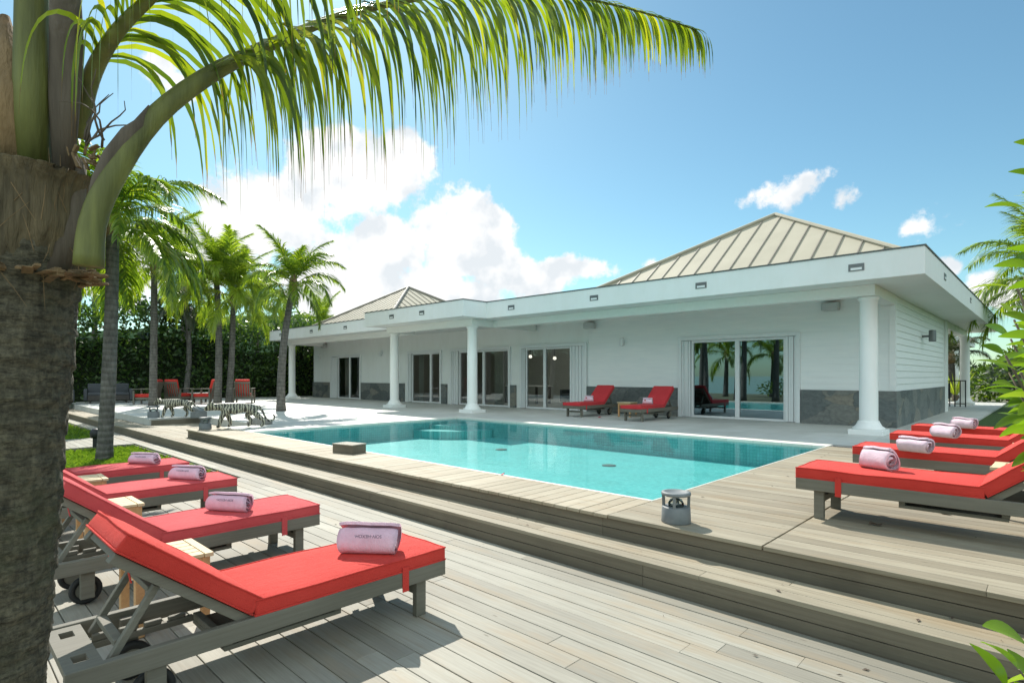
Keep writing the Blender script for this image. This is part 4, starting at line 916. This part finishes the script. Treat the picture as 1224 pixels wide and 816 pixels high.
# torn fibre strands lying over the leaf bases
b = MB(); rng = random.Random(12)
for i in range(110):
    a = rng.uniform(0, 6.28); p = Vector((math.cos(a), math.sin(a), 0)); z = c.z + rng.uniform(-.05, zt * 1.0); r = .158 + .02 * rng.random(); q = p * r + Vector((c.x, c.y, z)); tdir = Vector((-p.y, p.x, 0)) * rng.gauss(0, .5) + Vector((0, 0, rng.choice((-1, 1))))
    L = rng.uniform(.03, .11); b.tube([q, q + tdir * L * .5 + p * rng.uniform(0, .012), q + tdir * L + p * rng.uniform(-.004, .02)], [.0011, .001, .0004], 4)
b.build('fibre_strands', 'fibre', PF)
b = MB(); b.tube([px(66, 325, 1.68) - PB, px(84, 275, 1.70) - PB, px(93, 225, 1.72) - PB, px(97, 190, 1.74) - PB], [.035, .03, .022, .014], 10, flat=.6); b.build('leaf_base', 'sheath', PF, True)
# ragged leaf scar sticking out on the right, under the long frond
b = MB(); c = px(30, 332, 1.72) - PB; rng = random.Random(4)
for i in range(64):
    a = rng.uniform(-2.4, 1.5); d = Vector((math.cos(a), math.sin(a), 0)); ex = .028 + .055 * max(0, d.dot(rdir)) ** 3
    p0 = c + d * .13 + Vector((0, 0, rng.gauss(.0, .010))); p1 = c + d * (.155 + ex * rng.uniform(.5, 1.15)) + Vector((0, 0, rng.gauss(.004, .010)))
    b.bar(p0, p1, rng.uniform(.012, .03), rng.uniform(.003, .010))
b.build('leaf_scar', 'fibre', PF, bevel=.002)
b = MB(); c = px(110, 182, 1.7) - PB
rng = random.Random(2)
for i in range(16):
    q = c + Vector((rng.gauss(-.01, .018), rng.gauss(0, .018), rng.gauss(-.01, .012))); e = q + RV * rng.uniform(-.015, .035) + Vector((0, 0, rng.uniform(-.05, .035))); b.bar(q, e, rng.uniform(.008, .022), rng.uniform(.003, .009))
b.build('dead_stub', 'fibre', PF, bevel=.002)
b = MB(); rng = random.Random(21)
for i in range(7):
    p = px(rng.uniform(98, 128), rng.uniform(166, 178), 1.72) - PB; pts = [p]; d = (RV * rng.uniform(.1, .7) + Vector((0, 0, 1))).normalized()
    for k in range(7): d = (d + Vector((rng.gauss(0, .3), rng.gauss(0, .3), rng.gauss(0, .25)))).normalized(); pts.append(pts[-1] + d * .03)
    b.tube(pts, [.004 - .0004 * k for k in range(8)], 5)
b.build('dry_twigs', 'sheath', PF, True)
F1 = [(106, 318, 1.62), (112, 262, 1.63), (138, 205, 1.66), (185, 140, 1.72), (250, 90, 1.82), (320, 55, 1.95), (400, 22, 2.08), (480, 2, 2.22), (560, -9, 2.36), (640, -8, 2.48), (715, 2, 2.58), (785, 20, 2.66), (832, 36, 2.7)]
P1 = [px(*q) - PB for q in F1]
rt = MB(); K = 40
def cr_at(P, t_):
    x = t_ * (len(P) - 1); i = min(int(x), len(P) - 2); u = x - i; a, b_, c_, d = P[max(i - 1, 0)], P[i], P[i + 1], P[min(i + 2, len(P) - 1)]
    return .5 * ((2 * b_) + (c_ - a) * u + (2 * a - 5 * b_ + 4 * c_ - d) * u * u + (3 * b_ - 3 * c_ + d - a) * u ** 3)
def prad(u):
    T_ = ((0, .038), (.06, .035), (.2, .031), (.33, .026), (.45, .018), (.6, .011), (.8, .006), (1, .003))
    for (a, b_), (c_, d_) in zip(T_, T_[1:]):
        if u <= c_: return b_ + (d_ - b_) * (u - a) / (c_ - a)
    return .003
rt.tube([cr_at(P1, k / K) for k in range(K + 1)], [prad(k / K) * (1 + .04 * noise.noise(Vector((k * .4, 1, 0)))) for k in range(K + 1)], 14, .5, flat=.82)
fr1 = rt.build('frond_stalk', 'petiole', PF, True)
mb = MB(); frond(mb, P1, 0, 0, .325, 128, .80, 5.0, .0150, random.Random(5), .34, .40, True, .05, 12, None, .075); mb.build('leaflets', 'frond_fg', fr1)
F2 = [(92, 165, 1.80), (108, 96, 1.77), (135, 45, 1.72), (172, 5, 1.7), (225, -40, 1.68), (300, -75, 1.68), (390, -95, 1.7), (480, -100, 1.75), (560, -90, 1.8)]
P2 = [px(*q) - PB for q in F2]
rt = MB(); rt.tube([cr_at(P2, k / K) for k in range(K + 1)], [.025 * (1 - k / K) ** 1.2 + .003 for k in range(K + 1)], 10, .5); fr2 = rt.build('frond_stalk', 'petiole', PF, True)
mb = MB(); frond(mb, P2, 0, 0, .16, 66, .70, 4.2, .0165, random.Random(6), .5, .45, True, .1, 12, None, .10); mb.build('leaflets', 'frond_fg', fr2)
# upright young frond stalk and dry spathe
rt = MB(); rt.tube([px(38, 225, 1.68) - PB, px(38, 100, 1.66) - PB, px(38, 0, 1.65) - PB, px(40, -120, 1.6) - PB, px(60, -260, 1.65) - PB], [.048, .044, .04, .034, .026], 14); s3 = rt.build('frond_stalk', 'petiole', PF, True)
rt = MB(); rt.tube([px(76, 215, 1.70) - PB, px(77, 120, 1.69) - PB, px(80, 50, 1.68) - PB, px(78, -20, 1.62) - PB, px(80, -120, 1.64) - PB], [.026, .038, .042, .036, .012], 12, flat=.6); rt.build('spathe', 'sheath', PF, True)
rt = MB(); rt.tube([px(12, 200, 1.66) - PB, px(14, 110, 1.66) - PB, px(6, 20, 1.68) - PB], [.06, .05, .012], 12); rt.build('spathe', 'fibre', PF, True)
rt = MB(); rt.tube([px(104, 250, 1.62) - PB, px(118, 215, 1.63) - PB, px(134, 186, 1.645) - PB, px(154, 160, 1.665) - PB, px(166, 148, 1.675) - PB, px(178, 126, 1.7) - PB], [.006, .018, .023, .022, .014, .002], 10, flat=.4); rt.build('dry_stipule', 'sheath', PF, True)
# ------------------------------------------------------------------ hedge, shrubs, lawn plants
def leafcard(mb, p, d, n, L, W, tone):
    d = d.normalized(); s = d.cross(n); s = s.normalized() if s.length > .01 else Vector((1, 0, 0)); u = s.cross(d)
    a = mb.bm.verts.new(p); b_ = mb.bm.verts.new(p + d * L * .45 + s * W * .5 + u * W * .12); c = mb.bm.verts.new(p + d * L); e = mb.bm.verts.new(p + d * L * .45 - s * W * .5 + u * W * .12); m = mb.bm.verts.new(p + d * L * .5)
    fs = [mb.bm.faces.new((a, b_, m)), mb.bm.faces.new((b_, c, m)), mb.bm.faces.new((a, m, e)), mb.bm.faces.new((m, c, e))]; mb._tone(fs, (tone, 0, 0))
def rvec(rng): return Vector((rng.gauss(0, 1), rng.gauss(0, 1), rng.gauss(0, 1))).normalized()
def hedge():
    rng = random.Random(9); t = thing('tall_hedge', 'tall dark leafy hedge closing the terrace behind the palms', 'hedge', (-33.6, 9, 0)); b = MB(); core = MB()
    def top(y): return 5.0 + 1.1 * noise.noise(Vector((y * .35, 3, 1))) + .8 * noise.noise(Vector((y * 1.1, 1, 4))) - max(0, y - 8) * .05
    y = -14.0
    ys = [(-9 - 14) + i * .8 for i in range(52)]
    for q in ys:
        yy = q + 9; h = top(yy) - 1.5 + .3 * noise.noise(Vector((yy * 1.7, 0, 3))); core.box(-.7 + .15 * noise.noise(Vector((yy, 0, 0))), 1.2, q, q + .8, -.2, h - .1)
    core.build('hedge_light_block', 'hedgecore', t)  # dark boxes added inside the leaves to block light
    for _ in range(32000):
        yy = rng.uniform(-13, 26); h = top(yy); z = h * rng.random() ** .7 + rng.gauss(0, .12); bulge = .6 * noise.noise(Vector((yy * .7, z * .8, 2))) + .25 * noise.noise(Vector((yy * 2.2, z * 2.2, 5)))
        x = .85 + bulge + rng.gauss(0, .22) + .9 if rng.random() < .66 else rng.uniform(-.9, 1.6)
        if not (x > .9) : z = h + rng.gauss(-.25, .4)
        d = rvec(rng); d.z -= .3; leafcard(b, Vector((x, yy - 9, max(.25, z))), d, rvec(rng), rng.uniform(.16, .30), rng.uniform(.09, .16), min(1, max(0, rng.gauss(.5, .25))))
    b.build('foliage', 'hedge', t)
    return t
hedge()
def bush(name, label, cat, c, r, n, ls, mat, seed, group=None, stems=3):
    rng = random.Random(seed); c = Vector(c); t = thing(name, label, cat, c, 0, group); b = MB(); s = MB()
    blobs = [(Vector((rng.uniform(-.6, .6) * r[0], rng.uniform(-.6, .6) * r[1], r[2] * rng.uniform(.5, 1.5))), rng.uniform(.35, .6)) for _ in range(9)]
    for _ in range(n):
        o, q = rng.choice(blobs); d = rvec(rng); p = o + Vector((d.x * r[0], d.y * r[1], d.z * r[2])) * q * rng.uniform(.7, 1.05); p.z = max(.03, p.z)
        leafcard(b, p, (d + rvec(rng) * .8), rvec(rng), ls * rng.uniform(.6, 1.2), ls * rng.uniform(.3, .5), min(1, max(0, rng.gauss(.5, .27))))
    for o, q in blobs[:stems + 3]: s.tube([(rng.uniform(-.1, .1), rng.uniform(-.1, .1), 0), o * .5, o], [.05, .035, .015], 6)
    s.build('stem', 'bark', t, True); b.build('foliage', mat, t); return t
bush('shrub', 'sunlit green shrub beyond the lawn, right of the far porch column', 'shrub', (-1.6, 38, .3), (1.6, 1.6, 1.5), 2600, .30, 'bush', 41)
bush('shrub', 'dark silvery shrub on the lawn behind the leafy branch', 'shrub', (-.5, 33.5, .3), (1.5, 1.4, 1.15), 2600, .28, 'bushd', 42)
bush('shrub', 'tall mixed shrub at the far right edge of the lawn', 'shrub', (1.6, 37, .3), (2.2, 2.0, 2.4), 4200, .32, 'bush', 43)
bush('shrub', 'large leafy bank behind the porch column', 'shrub', (-5.5, 49, .3), (4.5, 2.0, 2.2), 3600, .4, 'bushd', 44)
bush('shrub', 'rounded green shrub near the right edge, in front of the palm', 'shrub', (1.5, 26, .3), (1.4, 1.5, 1.6), 2600, .26, 'bush', 45)
bush('shrub', 'low shrubs of the seaward garden, mirrored in the glass door', 'shrub', (-13.2, -14, -.19), (3.2, 1.2, .9), 1600, .3, 'bush', 46)
palm('short fan of palm fronds behind the railing under the eaves', (-4.3, 41.5, .3), (-4.3, 41.5, 2.6), .2, .15, 14, 2.3, 'frond_g', 47, .06, 6, .1)
# spiky young palm in front of it
o = thing('spiky_plant', 'pale spiky plant standing just behind the black railing', 'plant', (-3.55, 36.0, .3)); b = MB(); rng = random.Random(8)
for i in range(26):
    a = rng.uniform(0, 6.28); e = R_(rng.uniform(50, 85)); d = Vector((math.cos(a) * math.cos(e), math.sin(a) * math.cos(e), math.sin(e))); leafcard(b, Vector((0, 0, .2)), d, Vector((-d.y, d.x, .1)), rng.uniform(1.0, 1.7), .08, .9)
b.build('leaves', 'frond_y', o); MB().lathe([(.16, 0), (.14, .3)], n=12).build('stem', 'bark', o)
# leafy branches close to the camera at the right edge
def broadleaf(name, label, base, tips, nleaf, ls, seed, stemr=.012, wr=.34):
    rng = random.Random(seed); base = Vector(base); t = thing(name, label, 'shrub', base); st = MB(); lf = MB()
    for tip in tips:
        tip = Vector(tip) - base; mid = tip * .55 + Vector((.12, .10, .05)); K = 10
        pts = [(mid * 2 * u * (1 - u) + tip * u * u) for u in [k / K for k in range(K + 1)]]; st.tube(pts, [stemr * (1 - .6 * k / K) for k in range(K + 1)], 6)
        dirn = (pts[-1] - pts[-3]).normalized()
        for i in range(nleaf):
            a = i * 2.4 + rng.uniform(-.3, .3); u = 1 - .42 * (i / nleaf); p = pts[min(K, max(0, int(u * K)))]
            s = dirn.cross(Vector((0, 0, 1))).normalized(); v = s.cross(dirn); d = (dirn * (.75 - .7 * i / nleaf) + (s * math.cos(a) + v * math.sin(a)) * .9 + rvec(rng) * .45).normalized()
            L = ls * rng.uniform(.7, 1.15); W = L * wr; tone = min(1, max(0, rng.gauss(.5, .25)))
            n_ = (v * .7 + Vector((0, 0, .4)) + rvec(rng) * .7); sd = d.cross(n_).normalized(); up = sd.cross(d); seg = 8; prev = None; pos = p + d * .01; dd = d.copy()
            for k in range(seg + 1):
                q = k / seg; wv = W * .5 * math.sin(math.pi * min(1, q * .97 + .015)) ** .8
                cur = (lf.bm.verts.new(pos - sd * wv + up * wv * .25), lf.bm.verts.new(pos), lf.bm.verts.new(pos + sd * wv + up * wv * .25))
                if prev:
                    for z in (0, 1): f_ = lf.bm.faces.new((prev[z], prev[z + 1], cur[z + 1], cur[z])); lf._tone([f_], (tone, q, 0))
                prev = cur; pos = pos + dd * L / seg; dd = (dd + Vector((0, 0, -.09))).normalized()
    st.build('stem', 'bark', t, True); lf.build('foliage', 'broad', t, True); return t
RB = px(1345, 500, 2.45); RB.z = 0
broadleaf('broadleaf_shrub', 'bright green broad leaved branches reaching in at the right edge', RB,
          [px(1228, 250, 2.35), px(1252, 215, 2.5), px(1216, 345, 2.3), px(1240, 320, 2.2), px(1202, 425, 2.35), px(1236, 388, 2.15), px(1250, 440, 2.4), px(1214, 462, 2.6), px(1256, 480, 2.2), px(1262, 180, 2.4), px(1212, 382, 2.5),
           px(1224, 330, 2.7), px(1230, 405, 2.75), px(1240, 360, 2.6), px(1220, 445, 2.25), px(1246, 290, 2.6), px(1250, 405, 2.0), px(1208, 405, 2.8), px(1226, 425, 2.9), px(1236, 470, 2.8), px(1206, 445, 2.9), px(1222, 365, 3.0), px(1236, 345, 2.9), px(1216, 478, 2.9), px(1244, 425, 3.0)], 16, .15, 51, wr=.30)
B2 = px(1235, 900, 1.9); B2.z = 0
broadleaf('broadleaf_plant', 'low glossy round leaved plant in the bottom right corner', B2, [px(1218, 800, 1.85), px(1232, 775, 1.9), px(1205, 825, 1.8)], 7, .15, 52, .008, .62)

# ------------------------------------------------------------------ red armchairs, grey sofas, low table
def armchair(label, loc_, rz, first=None):
    if first: return dup(first, loc_, rz, label, 'red garden armchairs')
    t = thing('garden_armchair', label, 'armchair', loc_, rz, 'red garden armchairs')   # faces +x
    for sx in (-1, 1):
        for sy in (-1, 1): MB().box(sx * .36 - .03, sx * .36 + .03, sy * .36 - .03, sy * .36 + .03, 0, .58 if sx > 0 else .62).build('leg', 'greywood', t, bevel=.005)
    for sy in (-1, 1): MB().box(-.42, .42, sy * .36 - .05, sy * .36 + .05, .582 if 0 else .622, .652).build('armrest', 'greywood', t, bevel=.006)
    m = MB(); m.box(-.40, .40, -.325, -.285, .2, .29); m.box(-.40, .40, .285, .325, .2, .29); m.box(.33, .40, -.28, .28, .2, .29); m.box(-.40, -.33, -.28, .28, .2, .29); m.build('seat_frame', 'greywood', t)
    mt = Matrix.Translation((-.33, 0, .30)) @ Matrix.Rotation(R_(-14), 4, 'Y'); m = MB()
    m.box(-.05, -.02, -.31, -.26, 0, .66, .5, mt); m.box(-.05, -.02, .26, .31, 0, .66, .5, mt); m.box(-.05, -.02, -.258, .258, .58, .66, .5, mt)
    for k in range(5): m.box(-.045, -.025, -.22 + k * .1, -.17 + k * .1, .0, .578, .5, mt)
    m.build('back_frame', 'greywood', t)
    m = MB(); cushion(m, -.30, .44, -.28, .28, .295, .43); m.build('seat_cushion', 'red', t, bevel=.02, seg=3); RINGS.clear()
    m = MB(); mt2 = mt @ Matrix.Rotation(R_(-90), 4, 'Y'); cushion(m, .12, .74, -.28, .28, -.0, .13, mt @ Matrix(((0, 0, 1, -.01), (0, 1, 0, 0), (1, 0, 0, 0), (0, 0, 0, 1)))); m.build('back_cushion', 'red', t, bevel=.02, seg=3); RINGS.clear()
    return t
A1 = armchair('red garden armchair farthest left, facing left past a palm trunk', (-27.6, 6.55, ZU), R_(-125))
armchair('red garden armchair seen from behind, between the left chair and the low table', (-27.6, 7.75, ZU), R_(125), A1)
armchair('red garden armchair facing left, just left of the twin palm trunks', (-26.3, 8.4, ZU), R_(-135), A1)
armchair('red garden armchair seen from behind, right of the twin palm trunks', (-25.6, 9.75, ZU), R_(150), A1)
o = thing('low_table', 'low dark table among the red garden armchairs', 'table', (-27.6, 8.6, ZU)); MB().box(-.4, .4, -.4, .4, .40, .44).build('table_top', 'cream', o, bevel=.005)
for sx in (-1, 1):
    for sy in (-1, 1): MB().box(sx * .34 - .03, sx * .34 + .03, sy * .34 - .03, sy * .34 + .03, 0, .398).build('leg', 'darkwood', o)
def sofa(label, loc_, rz, L, first=None):
    t = thing('outdoor_sofa', label, 'sofa', loc_, rz, 'grey sofas in the shade of the hedge')
    MB().box(-.4, .4, -L / 2, L / 2, .12, .34).build('seat_base', 'darkwood', t, bevel=.01); MB().box(-.42, -.26, -L / 2, L / 2, .342, .85).build('backrest', 'greysofa', t, bevel=.03, seg=3)
    for s in (-1, 1): MB().box(-.40, .38, s * (L / 2 + .07) - .065, s * (L / 2 + .07) + .065, .12, .62).build('armrest', 'greysofa', t, bevel=.03, seg=3)
    MB().box(-.25, .40, -L / 2 + .01, L / 2 - .01, .342, .46).build('seat_cushion', 'greysofa', t, bevel=.03, seg=3)
    for sx in (-1, 1):
        for sy in (-1, 1): MB().box(sx * .33 - .03, sx * .33 + .03, sy * (L / 2 - .1) - .03, sy * (L / 2 - .1) + .03, 0, .12).build('leg', 'darkwood', t)
sofa('grey outdoor sofa in the hedge shade, left of the palm behind the red chairs', (-30.2, 5.7, ZU), R_(-10), 1.5); sofa('grey outdoor sofa in the hedge shade, nearest the big foreground trunk', (-29.6, 3.6, ZU), R_(-10), 1.3)
sofa('white sofa dimly seen through the glass door beside the folding shutter', (-13.6, 18.6, ZU + .005), R_(-90), 2.0)
o = thing('dining_table', 'pale dining table dimly seen behind the wide glass door', 'table', (-16.6, 18.3, ZU + .005)); MB().box(-1.0, 1.0, -.5, .5, .72, .76).build('table_top', 'cream', o)
for sx in (-1, 1):
    for sy in (-1, 1): MB().box(sx * .9 - .04, sx * .9 + .04, sy * .42 - .04, sy * .42 + .04, 0, .718).build('leg', 'darkwood', o)
def curtain(label, x, y, wd_):
    b = MB(); n = 30; A = [b.bm.verts.new((x + wd_ * k / n, y + .035 * math.sin(k * 1.3), ZU + .02)) for k in range(n + 1)]; B_ = [b.bm.verts.new((x + wd_ * k / n, y + .03 * math.sin(k * 1.3), ZD)) for k in range(n + 1)]
    for k in range(n): b.bm.faces.new((A[k], A[k + 1], B_[k + 1], B_[k]))
    o = tag(b.build('curtain', 'cream', None, True), label, 'curtain'); md = o.modifiers.new('thick', 'SOLIDIFY'); md.thickness = .006
curtain('pale curtain hanging inside the leftmost glass door', -27.5, 15.72, .45); curtain('pale curtain hanging inside the wide glass door by the two columns', -16.1, 15.8, .5); curtain('pale curtain at the left of the narrow glass door between the columns', -21.0, 15.75, .35)
# railing and pavilion far right
o = thing('metal_railing', 'black metal railing panel between the porch piers', 'railing', (-2.9, 27.6, ZU)); m = MB(); m.box(-.5, .5, -.02, .02, .98, 1.02); m.box(-.5, .5, -.015, .015, .1, .13); m.build('rail', 'blackmetal', o)
for k in range(7): MB().box(-.48 + k * .16 - .018, -.48 + k * .16 + .018, -.018, .018, 0, .978).build('baluster', 'blackmetal', o)
MB().box(-.42, .0, .03, .06, .3, .9).build('screen', 'blackmetal', o)
o = thing('pavilion', 'small white flat roofed pavilion glimpsed beyond the far porch column', 'pavilion', (-6.6, 46, .3)); MB().box(-3.2, 2.8, -2, 3, 3.15, 3.75).build('roof', 'fascia', o)
for x in (-2.6, 2.2): MB().lathe([(.2, 0), (.16, 3.149)], (x, -1.5, 0), 18).build('post', 'white', o)
# stone lying behind the larger tiger
o = MB(); bmesh.ops.create_icosphere(o.bm, subdivisions=3, radius=1); 
for v in o.bm.verts: v.co = Vector((v.co.x * .32, v.co.y * .26, max(-.02, v.co.z * .17))) * (1 + .25 * noise.noise(v.co * 1.7))
o = tag(o.build('boulder', 'rock', None, True), 'low grey boulder lying behind the larger tiger\'s legs', 'boulder'); o.location = (-14.1, 5.75, ZU + .01)

# ------------------------------------------------------------------ tigers
def skin_body(name, V_, E_, Rr, mat, parent):
    me = bpy.data.meshes.new(name); me.from_pydata([Vector(v) for v in V_], E_, []); o = bpy.data.objects.new(name, me); COL.objects.link(o); o.parent = parent; me.materials.append(M[mat])
    o.modifiers.new('skin', 'SKIN'); 
    for i, s in enumerate(me.skin_vertices[0].data): s.radius = Rr[i] if isinstance(Rr[i], tuple) else (Rr[i], Rr[i]); s.use_root = (i == 0)
    sd = o.modifiers.new('sub', 'SUBSURF'); sd.levels = 2; sd.render_levels = 2; o.modifiers['skin'].use_smooth_shade = True; return o
def tiger(label, loc_, rz, sc, headup=0):
    t = thing('tiger_statue', label, 'tiger statue', loc_, rz, 'striped tiger statues'); V_, E_, Rr = [], [], []
    def chain(pts, start=None):
        prev = start
        for p, r in pts:
            V_.append(tuple(c * sc for c in p)); Rr.append(tuple(q * sc for q in r) if isinstance(r, tuple) else r * sc); i = len(V_) - 1
            if prev is not None: E_.append((prev, i))
            prev = i
        return prev
    h = headup   # faces +x; hips are the root
    chain([((-.52, 0, .70), (.15, .18)), ((-.25, 0, .69), (.145, .18)), ((.05, 0, .66), (.155, .205)), ((.33, 0, .69), (.165, .225)), ((.52, 0, .74 + h * .5), (.11, .14)), ((.66, 0, .75 + h), (.10, .115)), ((.80, 0, .74 + h), (.145, .15)), ((.93, 0, .69 + h), (.075, .075)), ((.97, 0, .675 + h), (.05, .05))])
    for s in (-1, 1): chain([((.755, s * .11, .88 + h), .045), ((.745, s * .125, .93 + h), .022)], 6)
    for s, ph in ((1, .16), (-1, -.16)):
        chain([((.34, s * .11, .56), .115), ((.36 + ph * .6, s * .12, .38), .082), ((.35 + ph, s * .12, .18), .064), ((.37 + ph, s * .12, .07), .062), ((.46 + ph, s * .12, .05), .052)], 3)
    for s, ph in ((1, -.20), (-1, .14)):
        chain([((-.50, s * .11, .56), .14), ((-.43 + ph, s * .125, .40), .10), ((-.60 + ph * 1.2, s * .125, .24), .06), ((-.56 + ph * 1.2, s * .125, .07), .058), ((-.46 + ph * 1.2, s * .125, .05), .05)], 0)
    chain([((-.68, 0, .70), .055), ((-.80, 0, .52), .04), ((-.88, 0, .32), .036), ((-.98, 0, .20), .034), ((-1.12, 0, .22), .032), ((-1.18, 0, .34), .03), ((-1.12, 0, .42), .024)], 0)
    skin_body('body', V_, E_, Rr, 'tiger', t)
    for s in (-1, 1): MB().lathe([(.004, -.004), (.014, 0), (.004, .004)], (0, 0, 0), 8).build('eye', 'black', t, loc=Vector((.925, s * .075, .775 + h)) * sc)
    return t
tiger('larger walking tiger statue with black and white stripes, by the pool corner', (-13.5, 4.98, ZU), R_(-112), .68, -.04)
tiger('smaller striped tiger statue standing behind the low step, farther left', (-18.2, 5.05, ZU), R_(-128), .62, -.04)
